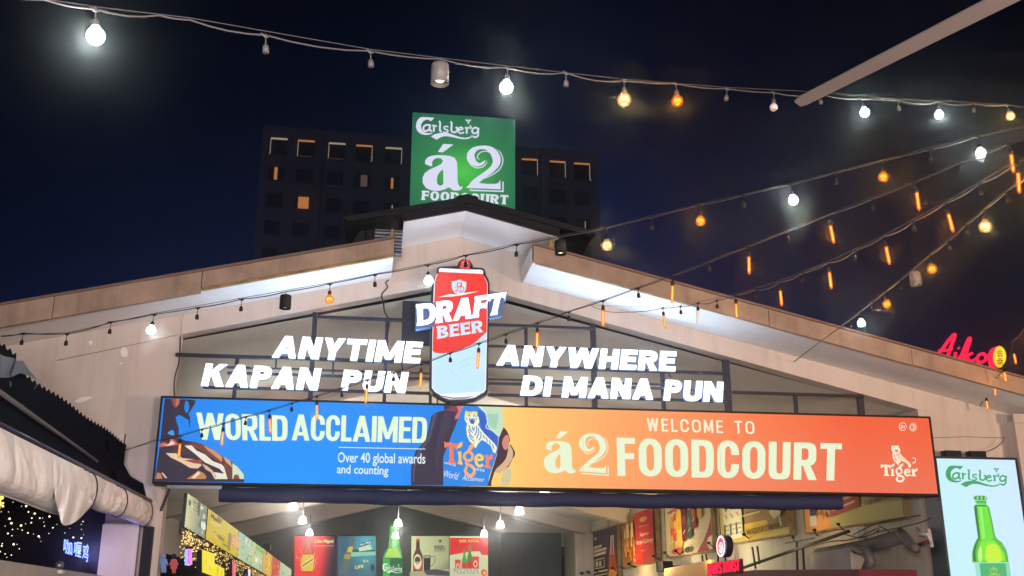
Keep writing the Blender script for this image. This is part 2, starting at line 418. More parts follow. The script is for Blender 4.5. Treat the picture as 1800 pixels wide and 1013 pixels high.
# ------------------------------------------------------------------ lettering and emblems, drawn once in the coordinates of their drawing and mapped onto each board
def carlsberg(a, T, k, col, leaf=True):
    Q = lambda *p: [T(x[0], x[1]) for x in p]
    B = lambda pts, w: a.quads(ribbon([T(p[0], p[1])+((p[2] if len(p) > 2 else w)*k,) for p in pts]), col)
    a.poly(Q((358, 97), (300, 93), (238, 90), (212, 99), (193, 118), (180, 145), (175, 175), (178, 200), (188, 225), (208, 247), (236, 261), (270, 268), (300, 267), (328, 258), (348, 242), (330, 246), (300, 250), (268, 246), (243, 230), (229, 205), (226, 175), (234, 148), (256, 125), (288, 114), (325, 132)), col)
    B([(312, 172), (285, 168), (258, 180), (248, 205), (258, 226), (282, 228), (304, 212)], 18); B([(316, 165), (312, 215), (332, 232)], 20)
    B([(338, 172), (352, 182), (352, 236)], 19); B([(352, 195), (366, 178), (384, 184)], 14)
    B([(402, 132), (414, 150), (412, 222), (430, 238)], 18)
    B([(496, 190), (470, 184), (452, 196), (462, 212), (486, 220), (490, 234), (468, 246), (444, 238)], 14)
    B([(516, 138), (528, 155), (526, 225), (552, 244), (578, 232), (584, 206), (568, 192)], 18)
    B([(592, 222), (636, 212), (626, 196), (606, 198), (594, 220), (602, 246), (626, 254), (650, 242)], 15)
    B([(660, 196), (676, 208), (676, 258)], 19); B([(676, 215), (694, 196), (714, 206), (720, 190), (706, 176)], 12)
    B([(790, 212), (764, 198), (738, 210), (730, 236), (746, 254), (772, 250), (788, 230)], 17); B([(796, 200), (790, 235), (788, 276), (764, 294), (734, 284)], 17)
    a.poly(Q((322, 287), (365, 262), (420, 252), (462, 250), (505, 256), (560, 276), (615, 294), (660, 300), (705, 292), (735, 268), (720, 298), (690, 310), (645, 314), (590, 306), (540, 294), (490, 284), (450, 284), (415, 296), (380, 319)), col)
    if leaf:
        for q in (((662, 122), (676, 118), (692, 124), (690, 140), (676, 138)), ((722, 122), (708, 118), (694, 124), (696, 140), (708, 138)), ((682, 146), (693, 140), (704, 146), (693, 168))): a.poly(Q(*q), col)
    return a
def a_two(a, T, k, col):
    Q = lambda *p: [T(x[0], x[1]) for x in p]
    B = lambda pts, w=8: a.quads(ribbon([T(p[0], p[1])+((p[2] if len(p) > 2 else w)*k,) for p in pts]), col)
    a.poly(Q((445, 360), (545, 367), (440, 445), (390, 440)), col)
    out = [(335, 585), (300, 575), (264, 560), (266, 525), (290, 495), (330, 478), (390, 472), (450, 474), (510, 480), (555, 498), (580, 540), (584, 620), (584, 700), (590, 755), (610, 788), (637, 778), (628, 808), (600, 822), (545, 822), (500, 790), (455, 812), (400, 826), (330, 822), (275, 798), (242, 750), (240, 695), (262, 648), (310, 614), (370, 588), (425, 560), (442, 530), (425, 506), (390, 500), (355, 512), (334, 540)]
    hole = [(444, 614), (415, 632), (390, 668), (380, 715), (386, 755), (408, 774), (432, 770), (446, 752)]
    a.poly(Q(*out), col, [Q(*hole)])
    B([(856, 522, 4), (838, 548, 24), (800, 566, 30), (760, 556, 52), (724, 520, 78), (716, 470, 74), (738, 430, 58), (778, 404, 38), (826, 396, 34), (878, 402, 44), (930, 432, 66), (966, 490, 80), (970, 545, 76), (938, 600, 60), (880, 648, 54), (810, 698, 54), (750, 748, 60), (706, 790, 40)])
    a.poly(Q((668, 796), (716, 750), (770, 744), (870, 757), (960, 757), (988, 748), (1008, 716), (1011, 811)), col)
    B([(975, 418, 3), (1010, 448, 8), (1032, 510, 10), (1024, 570, 10), (985, 628, 10), (910, 676, 10), (835, 706, 9), (768, 742, 4)])
    B([(936, 492, 3), (912, 455, 8), (872, 436, 9), (826, 440, 9), (792, 464, 9), (782, 495, 9), (800, 518, 5)])
    B([(704, 560, 3), (740, 588, 9), (785, 600, 10), (832, 590, 10), (864, 562, 9), (876, 530, 4)])
    B([(705, 820), (1034, 832)], 13); B([(1034, 838), (1034, 735)], 12)
    return a
def tiger_word(a, T, k, cols):
    c = lambda i: cols[i % len(cols)]
    Q = lambda *p: [T(x[0], x[1]) for x in p]
    B = lambda pts, w, col: a.quads(ribbon([T(p[0], p[1])+((p[2] if len(p) > 2 else w)*k,) for p in pts]), col)
    a.poly(Q((176, 702), (190, 712), (240, 708), (285, 716), (300, 708), (302, 752), (288, 756), (274, 736), (262, 736), (264, 800), (270, 832), (286, 842), (284, 854), (216, 852), (214, 840), (228, 830), (226, 780), (224, 736), (204, 736), (192, 752), (178, 748)), c(0))
    a.poly(Q((300, 768), (340, 760), (342, 830), (354, 842), (352, 854), (304, 852), (304, 842), (314, 832), (312, 782)), c(1)); a.poly(Q((296, 742), (318, 706), (356, 692), (346, 724), (322, 740)), c(1))
    a.ring(*T(408, 790), 34*k, 36*k, 22*k, c(2)); a.poly(Q((394, 756), (420, 712), (466, 690), (452, 730), (426, 752)), c(2))
    B([(386, 828, 16), (392, 846, 22), (440, 856, 26), (466, 884, 24), (446, 916, 26), (404, 920, 26), (378, 894, 24), (392, 862, 18)], 22, c(2))
    B([(486, 808), (540, 800), (532, 778), (508, 772), (486, 784), (478, 814), (496, 844), (524, 848), (548, 834)], 22, c(3))
    a.poly(Q((560, 770), (596, 762), (602, 784), (616, 764), (640, 752), (640, 790), (612, 798), (604, 812), (606, 834), (622, 844), (622, 858), (562, 856), (562, 844), (574, 834), (572, 790)), c(4))
    return a
def tiger_figure(a, T, k, col, gap):
    """seated striped cat emblem"""
    Q = lambda *p: [T(x[0], x[1]) for x in p]
    B = lambda pts, w, co: a.quads(ribbon([T(p[0], p[1])+((p[2] if len(p) > 2 else w)*k,) for p in pts]), co)
    a.poly(Q((316, 464), (332, 474), (372, 468), (394, 470), (408, 474), (404, 494), (420, 510), (424, 540), (412, 556), (430, 580), (460, 615), (500, 650), (540, 684), (560, 712), (548, 752), (530, 744), (512, 700), (470, 672), (440, 660), (412, 690), (394, 718), (376, 694), (346, 668), (328, 630), (322, 580), (330, 552), (312, 528), (310, 500)), col)
    for p in ([(345, 560), (352, 590), (372, 612)], [(340, 590), (352, 622), (378, 648)], [(344, 628), (362, 654), (386, 672)], [(400, 566), (402, 596), (390, 630)], [(414, 578), (418, 610), (402, 652)], [(434, 606), (436, 636), (420, 664)], [(456, 628), (462, 652)], [(476, 644), (486, 676)], [(500, 664), (510, 692)], [(524, 686), (534, 722)], [(368, 570), (378, 596), (386, 574)]):
        B(p, 7, gap)
    B([(332, 500), (350, 492)], 6, gap); B([(380, 494), (398, 502)], 6, gap)
    a.poly(Q((352, 520), (384, 520), (390, 536), (376, 556), (360, 552), (350, 534)), gap)
    B([(566, 690, 9), (596, 686, 12), (612, 660, 11), (606, 632, 9), (586, 624, 8), (572, 638, 6)], 9, col)
    return a

# ================================================================== GROUND
g = MB().add([(-300, -120, 0), (300, -120, 0), (300, 500, 0), (-300, 500, 0)], [(0, 1, 2, 3)]).build('ground', 'asphalt', recalc=False); g['kind'] = 'structure'

# ================================================================== FOOD COURT BUILDING
XR = 1.33
zw = lambda x: 6.62-.235*abs(x-XR)          # top of the gable wall, underside of the eaves
zl = lambda x: 7.09-.25*abs(x-XR)           # raised centre
zo = lambda x: 6.36-.245*abs(x-XR)          # top of the opening
JL, JR = -2.72, 8.66
FC = thing('food_court_hall', 'pale gabled food court hall with a wide open front and raised centre roof', 'building', (XR, 0, 0))
MB().slab([(-9, 0), (JL, 0), (JL, zo(JL)), (XR, zo(XR)), (JR, zo(JR)), (JR, 0), (12.5, 0), (12.5, zw(12.5)), (2.62, zw(2.62)), (2.62, zl(2.62)), (XR, zl(XR)), (.24, zl(.44)), (.24, zw(.24)), (-9, zw(-9))], 0, .25).build('gable_wall', 'wall_paint', FC)
# eaves over the front, left and right of the raised centre
def eaves(xa, xb, steps):
    r = MB().hexa([(xa, -1.0, zw(xa)), (xb, -1.0, zw(xb)), (xb, -.003, zw(xb)), (xa, -.003, zw(xa)), (xa, -1.0, zw(xa)+.03), (xb, -1.0, zw(xb)+.03), (xb, -.003, zw(xb)+.03), (xa, -.003, zw(xa)+.03)]).build('eaves_soffit', 'soffit_paint', FC)
    roof = MB()
    nx = 8
    h = .245
    roof.hexa([(xa, -1.09, zw(xa)+h), (xb, -1.09, zw(xb)+h), (xb, 31, zw(xb)+h), (xa, 31, zw(xa)+h), (xa, -1.09, zw(xa)+h+.035), (xb, -1.09, zw(xb)+h+.035), (xb, 31, zw(xb)+h+.035), (xa, 31, zw(xa)+h+.035)])
    rf = roof.build('roof_sheet', 'flashing', FC)
    for x0, x1, dz, dy in steps:
        f = MB(); lo, hi = -.03-dz, .243
        f.hexa([(x0, -1.06-dy, zw(x0)+lo), (x1, -1.06-dy, zw(x1)+lo), (x1, -1.003, zw(x1)+lo), (x0, -1.003, zw(x0)+lo), (x0, -1.06-dy, zw(x0)+hi), (x1, -1.06-dy, zw(x1)+hi), (x1, -1.003, zw(x1)+hi), (x0, -1.003, zw(x0)+hi)])
        f.build('fascia_board', 'fascia_board', FC)
    return r
eaves(-9, .30, [(-9, -4.21, .03, .012), (-4.2, -2.32, .028, .01), (-2.31, .30, -.045, 0)])
eaves(2.33, 12.5, [(2.33, 5.85, -.02, 0), (5.86, 8.05, -.012, .002), (8.06, 9.9, -.02, 0), (9.91, 12.5, -.015, .003)])
# old timber batten showing under the left fascia near the ridge, and thinner under the right
def batten(x0, x1, h, w):
    MB().hexa([(x0, -1.05, zw(x0)-h), (x1, -1.05, zw(x1)-h*.6), (x1, -.99, zw(x1)-h*.6), (x0, -.99, zw(x0)-h), (x0, -1.05, zw(x0)+w), (x1, -1.05, zw(x1)+w), (x1, -.99, zw(x1)+w), (x0, -.99, zw(x0)+w)]).build('timber_batten', 'old_timber', FC)
batten(-2.31, .30, .022, .013); batten(2.36, 5.85, .018, .0)
# scalloped end sheet closing the right eaves
pts = []; n = 22
for i in range(n+1):
    y = -1.0+.98*i/n; pts.append((y, zw(2.33)+.24)) if False else None
sc = MB(); vs = []; fs = []
for i in range(45):
    y = -1.0+.97*i/44; x = 2.315+.012*math.sin(i*math.pi/2); vs += [(x, y, zw(2.33)-.02), (x, y, zw(2.33)+.235)]
for i in range(44): fs.append((2*i, 2*i+2, 2*i+3, 2*i+1))
sc.add(vs, fs).build('eaves_end_sheet', 'white_paint', FC, recalc=False)
for x, y in ((.22, -.93), (2.55, -1.02)):    # bent slivers of flashing standing up at the cut ends
    MB().hexa([(x, y, zw(x)+.27), (x+.09, y, zw(x)+.27), (x+.09, y+.02, zw(x)+.27), (x, y+.02, zw(x)+.27), (x+.045, y, zw(x)+.47), (x+.06, y, zw(x)+.47), (x+.06, y+.02, zw(x)+.47), (x+.045, y+.02, zw(x)+.47)]).build('flashing_scrap', 'old_timber', FC)

# raised centre roof
LT = thing('centre_roof', 'raised dark metal centre roof with white underside above the gable peak', 'roof', (XR, -1, 6.6))
for a, b in ((.43, XR), (XR, 2.70)):
    MB().hexa([(a, -1.1, zl(a)), (b, -1.1, zl(b)), (b, -.003, zl(b)), (a, -.003, zl(a)), (a, -1.1, zl(a)+.03), (b, -1.1, zl(b)+.03), (b, -.003, zl(b)+.03), (a, -.003, zl(a)+.03)]).build('soffit', 'soffit_paint', LT)
    MB().hexa([(a-.02, -1.16, zl(a)+.005), (b, -1.16, zl(b)+.005), (b, -1.104, zl(b)+.005), (a-.02, -1.104, zl(a)+.005), (a-.02, -1.16, zl(a)+.12), (b, -1.16, zl(b)+.12), (b, -1.104, zl(b)+.12), (a-.02, -1.104, zl(a)+.12)]).build('fascia', 'roof_metal', LT)
zr = lambda x: 7.22-.235*abs(x-XR)
for a, b in ((-.42, XR), (XR, 3.22)):
    m = MB(); k = 22; vs = []; fs = []
    for i in range(k+1):                    # ribbed sheet, ribs run down the slope
        y = -1.24+.4*i; d = .03 if i % 2 else 0
        for x in (a, b): vs += [(x, y, zr(x)+d), (x, y, zr(x)+.05+d)]
    for i in range(k):
        o = 4*i; fs += [(o, o+2, o+6, o+4), (o+1, o+5, o+7, o+3), (o, o+4, o+5, o+1), (o+2, o+3, o+7, o+6)]
    fs += [(0, 1, 3, 2)]; m.add(vs, fs); m.build('metal_sheet', 'roof_metal', LT)
m = MB()
for x0, x1 in ((-.38, XR), (XR, 3.16)): m.bar((x0, -1.2, zr(x0)-.005), (x1, -1.2, zr(x1)-.005), .07, .05)
m.build('verge_trim', 'roof_metal', LT)
m = MB(); m.slab([(XR-.16, zr(XR)+.02), (XR, zr(XR)+.052), (XR+.16, zr(XR)+.02), (XR+.16, zr(XR)+.035), (XR, zr(XR)+.075), (XR-.16, zr(XR)+.035)], -1.27, 7); m.build('ridge_cap', 'roof_metal', LT)
m = MB(); vs = []; fs = []                  # ribbed grey sheet under the left wing
for i in range(41):
    z = 6.50+.42*i/40; y = -.62+.03*math.sin(i*math.pi/2.5)
    vs += [(.02, y, z), (.425, y, min(z, 7))]
fs = [(2*i, 2*i+1, 2*i+3, 2*i+2) for i in range(40)]
m.add(vs, fs, sm=True); m.build('ribbed_side_sheet', 'grey_sheet', LT, recalc=False)
m = MB(); m.box(-.10, -.75, 6.45, .01, -.66, 6.86); m.hexa([(-.45, -.7, 6.42), (-.12, -.7, 6.5), (-.12, -.64, 6.5), (-.45, -.64, 6.42), (-.2, -.7, 6.84), (-.12, -.7, 6.86), (-.12, -.64, 6.86), (-.2, -.64, 6.84)]); m.build('side_frame', 'roof_metal', LT)
m = MB(); m.hexa([(2.72, -1.0, 6.38), (3.0, -.8, 6.3), (3.0, 3, 6.3), (2.72, 3, 6.38), (2.72, -1.0, 6.83), (3.0, -.8, 6.78), (3.0, 3, 6.78), (2.72, 3, 6.83)]); m.build('side_wall', 'roof_metal', LT)

# interior shell
zi = lambda x: 6.30-.235*abs(x-XR)
for a, b in ((-6.5, XR), (XR, 8.7)):
    MB().add([(a, .26, zi(a)), (b, .26, zi(b)), (b, 30.5, zi(b)), (a, 30.5, zi(a))], [(0, 1, 2, 3)]).build('ceiling', 'ceiling_paint', FC, recalc=False)
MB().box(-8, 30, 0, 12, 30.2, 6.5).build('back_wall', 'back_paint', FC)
MB().box(8.66, .26, 0, 8.9, 30, 5.2).build('side_wall', 'side_paint', FC)
MB().box(-6.6, .26, 0, -6.45, 30, 5).build('side_wall', 'ceiling_paint', FC)
MB().add([(-6.5, .26, .012), (8.66, .26, .012), (8.66, 30, .012), (-6.5, 30, .012)], [(0, 1, 2, 3)]).build('floor', 'floor_paint', FC, recalc=False)
def rib(y, d, w, lo=0):
    m = MB()
    for a, b in ((-6.4, XR), (XR, 8.64)):
        m.hexa([(a, y, zi(a)-d), (b, y, zi(b)-d), (b, y+w, zi(b)-d), (a, y+w, zi(a)-d), (a, y, zi(a)-.002), (b, y, zi(b)-.002), (b, y+w, zi(b)-.002), (a, y+w, zi(a)-.002)])
    m.build('ceiling_beam', 'beam_paint', FC)
for y, d, w in ((5.2, .32, .5), (11.5, .42, .55), (18, .45, .55), (24, .45, .6), (29.3, .62, .68)): rib(y, d, w)
for y in (2.2, 8.4, 14.8, 21, 26.6): MB().box(8.54, y, 0, 8.66, y+.5, zi(8.6)-.01).build('pilaster', 'side_paint', FC)
MB().box(5.9, 29.2, 0, 8.5, 29.95, 4.55).build('store_room', 'back_paint', FC)
m = MB(); m.box(7.9, 23.0, 0, 8.5, 23.4, 4.1); m.build('pier', 'wall_paint', FC)
# front pier on the right with a cap, and thin cracks/conduit
m = MB(); m.box(10.05, -.36, 0, 12.4, -.004, 4.36); m.box(10.02, -.40, 4.32, 12.4, -.36, 4.46); m.build('front_pier', 'wall_paint', FC)
m = MB(); m.box(-6.4, -.12, 0, -2.99, -.004, 2.65); m.build('low_wall', 'wall_paint', FC)
for pl, r in (([(100, 634), (230, 607), (315, 588)], .004), ([(1620, 770), (1700, 768), (1765, 770)], .004), ([(1600, 732), (1602, 745)], .003)):
    MB().tube([PY(u, v, -.004) for u, v in pl], r, 4).build('paint_crack', 'flashing', FC)
# patched paint and small fixings on the left wall
m = MB()
for pl in (cat([(214, 612), (220, 611), (225, 620), (222, 627), (217, 628), (212, 622)], 3, True), cat([(131, 706), (145, 698), (162, 698), (155, 703), (140, 708)], 3, True), [(210, 638), (216, 638), (216, 640), (210, 640)], cat([(156, 600), (162, 599), (161, 606), (157, 606)], 3, True)):
    m.add([PY(u, v, -.004) for u, v in pl], [tuple(range(len(pl)))])
m.build('paint_patch', 'soffit_paint', FC, recalc=False)

# ================================================================== TOWER BLOCK FAR BEHIND
tower_plane = lambda u, v, o=0.0: (lambda d: EYE+d*((92+o-EYE.y)/(d.y-.045*d.x)))(ray(u, v))
TB = thing('apartment_tower', 'dark apartment tower rising behind the hall, its top floor windows edged with light', 'building', (2, 95, 0))
p0, p1 = tower_plane(463, 220), tower_plane(1052, 266)
dx = (p1-p0); topz = p0.z
m = MB(); a, b = Vector((p0.x, p0.y, 0)), Vector((p1.x, p1.y, 0)); back = Vector((0, 14, 0))
m.hexa([a, b, b+back, a+back, a+Vector((0, 0, topz)), b+Vector((0, 0, topz)), b+back+Vector((0, 0, topz)), a+back+Vector((0, 0, topz))])
m.build('wall', 'tower_paint', TB)
m = MB()
for u in (563, 668, 795, 870, 955):
    p = tower_plane(u, 240); m.box(p.x-.35, p.y-.5, 0, p.x+.35, p.y-.02, topz-.6)
m.build('pier', 'tower_paint', TB)
def window(c, w, h, kind):
    x, y, z = c; fr = MB(); t = .14
    fr.box(x-w/2-t, y-.25, z-h/2-t, x+w/2+t, y-.01, z-h/2); fr.box(x-w/2-t, y-.12, z+h/2, x+w/2+t, y-.01, z+h/2+t)
    fr.box(x-w/2-t, y-.12, z-h/2, x-w/2, y-.01, z+h/2); fr.box(x+w/2, y-.12, z-h/2, x+w/2+t, y-.01, z+h/2)
    f = fr.build('window', 'tower_paint', TB)
    MB().box(x-w/2, y-.05, z-h/2, x+w/2, y-.008, z+h/2).build('pane', 'tower_dark', f)
    return f
cols = [490, 538, 592, 640, 692, 931, 980, 1023]
for j in range(5):
    for i, u in enumerate(cols):
        v = 258+(u-490)*.082 + j*47.5; uu = u-j*4.2*(1-(u-470)/430)
        if j and i in (0,): pass
        c = tower_plane(uu, v); wpx = 29 if j == 0 else 27; hpx = 33 if j == 0 else 26
        s_ = (c-EYE).length/1850; w, h = wpx*s_, hpx*s_*.98
        f = window(c, w, h, '')
        x, y, z = c
        def lit(x0, z0, x1, z1, mt, nm='lit_reveal'): MB().box(x+x0*w/2, y-.09, z+z0*h/2, x+x1*w/2, y-.055, z+z1*h/2).build(nm, mt, f)
        if j == 0:
            lit(-1, .80, 1, 1, 'window_pale' if i in (0, 2, 4) else 'window_amber')
            sd = -1 if i < 3 else 1
            lit(sd*.97-.04, -1, sd*.97+.04, .78, 'window_pale')
            if i in (1, 2): lit(-.7, -.98, .8, -.88, 'window_dim')
        if (j, i) == (1, 0): lit(-.28, -.9, .12, .9, 'window_amber', 'lit_gap')
        if (j, i) == (1, 3): lit(-.25, -.9, .6, .8, 'window_dim', 'lit_blind')
        if (j, i) == (1, 4): lit(-.2, -.85, .1, .75, 'window_amber', 'lit_gap'); lit(-.24, .77, .16, .92, 'warm_lamp', 'lit_lamp') if False else None
        if (j, i) == (2, 1): lit(-.5, -.85, .85, .85, 'window_amber', 'lit_blind')
        if (j, i) == (2, 4): lit(.02, -.6, .16, .7, 'window_pale', 'lit_gap')
        if (j, i) == (2, 7): lit(.2, -.6, .28, .6, 'window_pale', 'lit_gap')

# ================================================================== ROOF SIGN, green
YG = 1.6
GP = lambda u, v: PY(u, v, YG)
GS = thing('roof_sign', 'tall green backlit sign reading Carlsberg a2 foodcourt above the roof ridge', 'sign', GP(815, 366))
c = [GP(720, 364), GP(907, 368), GP(905, 208), GP(725, 198)]
x0, x1 = GP(722, 300).x, GP(905.5, 300).x; z0, z1 = GP(720, 372).z, GP(815, 203.5).z
MB().box(x0, YG+.002, z0, x1, YG+.32, z1).build('cabinet', 'dark_steel', GS)
T = lambda x, y: (700+x/5.627, 190+y/5.627)
qz = [(x0, z0), (x1, z0), (x1, z1), (x0, z1)]
pg = Art(GP, (0, -1, 0), .0012)
def gcol(a, b):  # printed green, with the backlight's bright middle put into its colour
    d = math.hypot((a-.50)*1.0, (b-.42)*1.15); return mix((72, 196, 66), mix((40, 128, 72), (26, 92, 72), (d-.3)/.5), d/.34)
vs = []; pg.pl = lambda u, v: PY(u, v, YG)
f = lambda a, b: Vector((x0+(x1-x0)*a, YG, z0+(z1-z0)*b))
N = 24
pg.k = 1
pg.add([f(i/N, j/N) for j in range(N+1) for i in range(N+1)], [(j*(N+1)+i, j*(N+1)+i+1, (j+1)*(N+1)+i+1, (j+1)*(N+1)+i) for j in range(N) for i in range(N)], 0, [lin(gcol(i/N, j/N)) for j in range(N+1) for i in range(N+1)])
WH = (214, 216, 238)
carlsberg(pg, T, 1/5.627, WH); a_two(pg, T, 1/5.627, WH)
pg.block('FOODCOURT', [T(230, 916), T(1082, 962), T(1088, 870), T(236, 824)], (214, 220, 232), .36, .19, 2.2, .16, .07)
for xx in (800, 952): pg.line([T(xx, 100), T(xx+1, 320)], .5, (24, 84, 60), False)
pg.build('printed_face', 'backlit_print', GS, recalc=False)
for x in (x0+.3, x1-.3): MB().box(x-.05, YG+.1, 6.4, x+.05, YG+.22, z0).build('post', 'dark_steel', GS)

# ================================================================== LONG BACKLIT SIGN
YS = -.5
def SP(u, v):
    p = PY(u, v, YS); p.x = min(max(p.x, -2.779), 8.534); p.z = min(max(p.z, 3.191), 4.329); return p
LS = thing('banner_sign', 'long backlit banner across the opening, blue at left, orange at right', 'sign', (2.9, YS, 3.2))
sx0, sx1, sz0, sz1 = -2.78, 8.535, 3.19, 4.33
fr = MB(); t = .028
fr.box(sx0, YS-.012, sz0-t, sx1, YS+.3, sz0); fr.box(sx0, YS-.012, sz1, sx1, YS+.3, sz1+t)
fr.box(sx0-t, YS-.012, sz0-t, sx0, YS+.3, sz1+t); fr.box(sx1, YS-.012, sz0-t, sx1+t, YS+.3, sz1+t); fr.box(sx0, YS+.29, sz0, sx1, YS+.3, sz1)
fr.build('frame', 'black_plastic', LS)
fs_ = lambda a, b: Vector((sx0+(sx1-sx0)*a, YS, sz0+(sz1-sz0)*b))
ar = Art(SP, (0, -1, 0), .0007)
def scol(a, b):
    if a < .374: return mix((0, 118, 226), (0, 146, 248), .5+.5*math.sin(a*9)-.25*b)
    t = (a-.41)/.59; base = mix((255, 206, 112), (250, 146, 88), min(1, t*2.6)) if t < .39 else mix((250, 146, 88), (238, 92, 52), (t-.39)/.42)
    return mix(base, (226, 132, 116), .42*(1-b)*min(1, max(0, t*1.6)))
N, K = 90, 8
for lo, hi in ((0, .374), (.376, 1)):
    NN = int(N*(hi-lo)); ar.add([fs_(lo+(hi-lo)*i/NN, j/K) for j in range(K+1) for i in range(NN+1)], [(j*(NN+1)+i, j*(NN+1)+i+1, (j+1)*(NN+1)+i+1, (j+1)*(NN+1)+i) for j in range(K) for i in range(NN)], 0, [lin(scol(lo+(hi-lo)*i/NN, j/K)) for j in range(K+1) for i in range(NN+1)])
ar.k = 1
DK = (42, 38, 60)
z7 = Z(270, 690, 5.956)
clip = lambda pts: [(u, v) for u, v in pts]
# figure at the far left: dark shapes, skin lights
ar.poly(z7((116, 64), (440, 78), (436, 130), (420, 180), (385, 215), (378, 400), (365, 290), (330, 270), (300, 250), (262, 236), (230, 262), (244, 320), (262, 370), (264, 440), (262, 472), (330, 505), (430, 520), (520, 545), (640, 610), (720, 668), (800, 712), (860, 760), (948, 856), (948, 940), (0, 940), (64, 560)), DK)
ar.poly(z7((345, 88), (366, 110), (374, 160), (360, 200), (340, 212), (322, 170), (330, 110)), (24, 128, 216), smooth=True)
ar.poly(z7((440, 108), (432, 150), (405, 210), (372, 258), (366, 225), (400, 170)), (24, 128, 216))
ar.poly(z7((190, 396), (212, 410), (214, 450), (170, 442), (148, 424)), (46, 152, 232), smooth=True)
ar.poly(z7((190, 66), (272, 72), (262, 130), (222, 160), (206, 120)), (150, 66, 58), smooth=True); ar.poly(z7((236, 72), (270, 74), (258, 128), (236, 146)), (196, 100, 84), smooth=True)
ar.poly(z7((66, 536), (110, 520), (160, 540), (180, 488), (215, 492), (262, 545), (210, 560), (130, 566), (70, 575)), (186, 92, 68)); ar.poly(z7((80, 546), (150, 550), (190, 504), (230, 540), (150, 560)), (244, 206, 190))
ar.poly(z7((316, 548), (420, 530), (520, 548), (640, 612), (718, 672), (716, 755), (620, 690), (500, 610), (420, 575), (350, 590)), (122, 58, 44))
ar.poly(z7((520, 552), (640, 612), (718, 672), (718, 730), (640, 668), (560, 600)), (206, 140, 96))
ar.poly(z7((326, 560), (400, 556), (450, 610), (540, 650), (620, 720), (716, 756), (752, 800), (776, 908), (640, 908), (600, 830), (740, 852), (690, 800), (540, 735), (430, 640)), (232, 226, 206))
ar.poly(z7((128, 636), (240, 640), (300, 690), (420, 700), (500, 716), (500, 770), (460, 798), (380, 790), (290, 735), (180, 682)), (226, 196, 160)); ar.poly(z7((320, 712), (430, 700), (505, 720), (505, 752), (420, 742)), (150, 66, 44))
ar.poly(z7((505, 745), (560, 770), (620, 820), (660, 880), (640, 908), (620, 850), (545, 806)), (214, 176, 136))
ar.poly(z7((722, 690), (800, 716), (826, 780), (822, 908), (776, 908), (740, 790)), (108, 62, 46)); ar.poly(z7((726, 672), (806, 718), (826, 790), (760, 730)), (212, 164, 120))
ar.poly(z7((826, 740), (880, 780), (946, 860), (946, 908), (826, 908)), (206, 222, 190)); ar.poly(z7((835, 908), (845, 865), (885, 862), (905, 908)), (136, 66, 44))
ar.poly(z7((20, 905), (40, 840), (75, 850), (95, 905)), (196, 116, 92)); ar.poly(z7((95, 838), (145, 895), (125, 900), (85, 850)), (206, 190, 170))
ar.poly(z7((345, 908), (420, 860), (470, 820), (520, 842), (556, 880), (545, 908)), (196, 128, 76)); ar.poly(z7((400, 896), (470, 826), (490, 850), (430, 904)), (236, 214, 180))
# hand and bottle in the middle
zb = Z(680, 690, 5.627)
ar.poly(zb((560, 132), (690, 136), (742, 160), (700, 290), (640, 420), (560, 640), (556, 920), (238, 920), (240, 740), (285, 580), (370, 490), (410, 380), (440, 240), (480, 200), (570, 180)), (46, 40, 62))
ar.poly(zb((565, 180), (640, 140), (738, 140), (736, 200), (700, 260), (660, 290), (690, 200), (640, 190)), (124, 52, 78)); ar.poly(zb((690, 142), (736, 142), (730, 200), (698, 262), (672, 250), (706, 190)), (222, 108, 104), smooth=True)
BL = (18, 132, 226)
ar.poly(zb((760, 138), (900, 140), (975, 200), (1000, 330), (1105, 440), (1090, 600), (1010, 840), (1000, 930), (558, 930), (556, 640), (640, 430), (690, 300), (720, 210)), BL)
ar.poly(zb((900, 142), (1140, 148), (1150, 340), (1105, 440), (1000, 350), (985, 220)), (192, 222, 190)); ar.poly(zb((985, 210), (1105, 216), (1080, 370), (1005, 330)), (160, 206, 178))
ar.poly(zb((900, 170), (960, 210), (985, 330), (1090, 440), (1085, 560), (1000, 500), (930, 350), (905, 250)), (30, 92, 196))
ar.line(zb((908, 140), (970, 190), (995, 290), (980, 350), (1040, 380), (1112, 440)), 1.4, (222, 238, 240))
zt = lambda x, y: zb((x*2.05+125, y*1.12-330))[0]     # drawing of the emblem stretched over the bottle label
tg = lambda x, y: zb(((x-310)*1.55+765, (y-464)*1.28+190))[0]
tiger_figure(ar, lambda x, y: zb(((x-310)*1.28+768, (y-464)*1.46+186))[0], .245, (240, 240, 206), (26, 120, 214))
for pl in (((772, 196), (790, 184), (806, 200), (800, 226), (780, 232)), ((862, 200), (884, 190), (898, 210), (890, 232)), ((812, 196), (850, 196), (842, 216), (818, 216))): ar.poly(zb(*pl), (238, 214, 74))
for pl in (((800, 212), (826, 222)), ((846, 222), (872, 214)), ((806, 236), (824, 242)), ((850, 242), (868, 238)), ((784, 250), (792, 280)), ((884, 250), (878, 284))): ar.line(zb(*pl), .9, (24, 80, 170))
ar.poly(zb((812, 258), (838, 268), (864, 256), (866, 282), (850, 310), (838, 316), (824, 306), (812, 284)), (22, 90, 190)); ar.line(zb((820, 264), (826, 284)), .7, (250, 250, 230)); ar.line(zb((858, 262), (851, 284)), .7, (250, 250, 230))
ar.poly(zb((470, 205), (500, 200), (480, 260), (450, 380), (420, 480), (330, 600), (280, 740), (270, 886), (250, 886), (260, 740), (300, 590), (385, 490), (425, 380), (450, 250)), (78, 70, 104)); ar.poly(zb((560, 210), (640, 200), (620, 330), (560, 470), (520, 640), (500, 800), (470, 640), (500, 420)), (58, 48, 74), smooth=True)
tiger_word(ar, lambda x, y: zb(((x-176)*1.03+565, (y-692)*1.42+470+(x-176)*.12))[0], .215, [(240, 120, 80), (250, 190, 80), (248, 170, 92), (250, 206, 84), (240, 126, 96)])
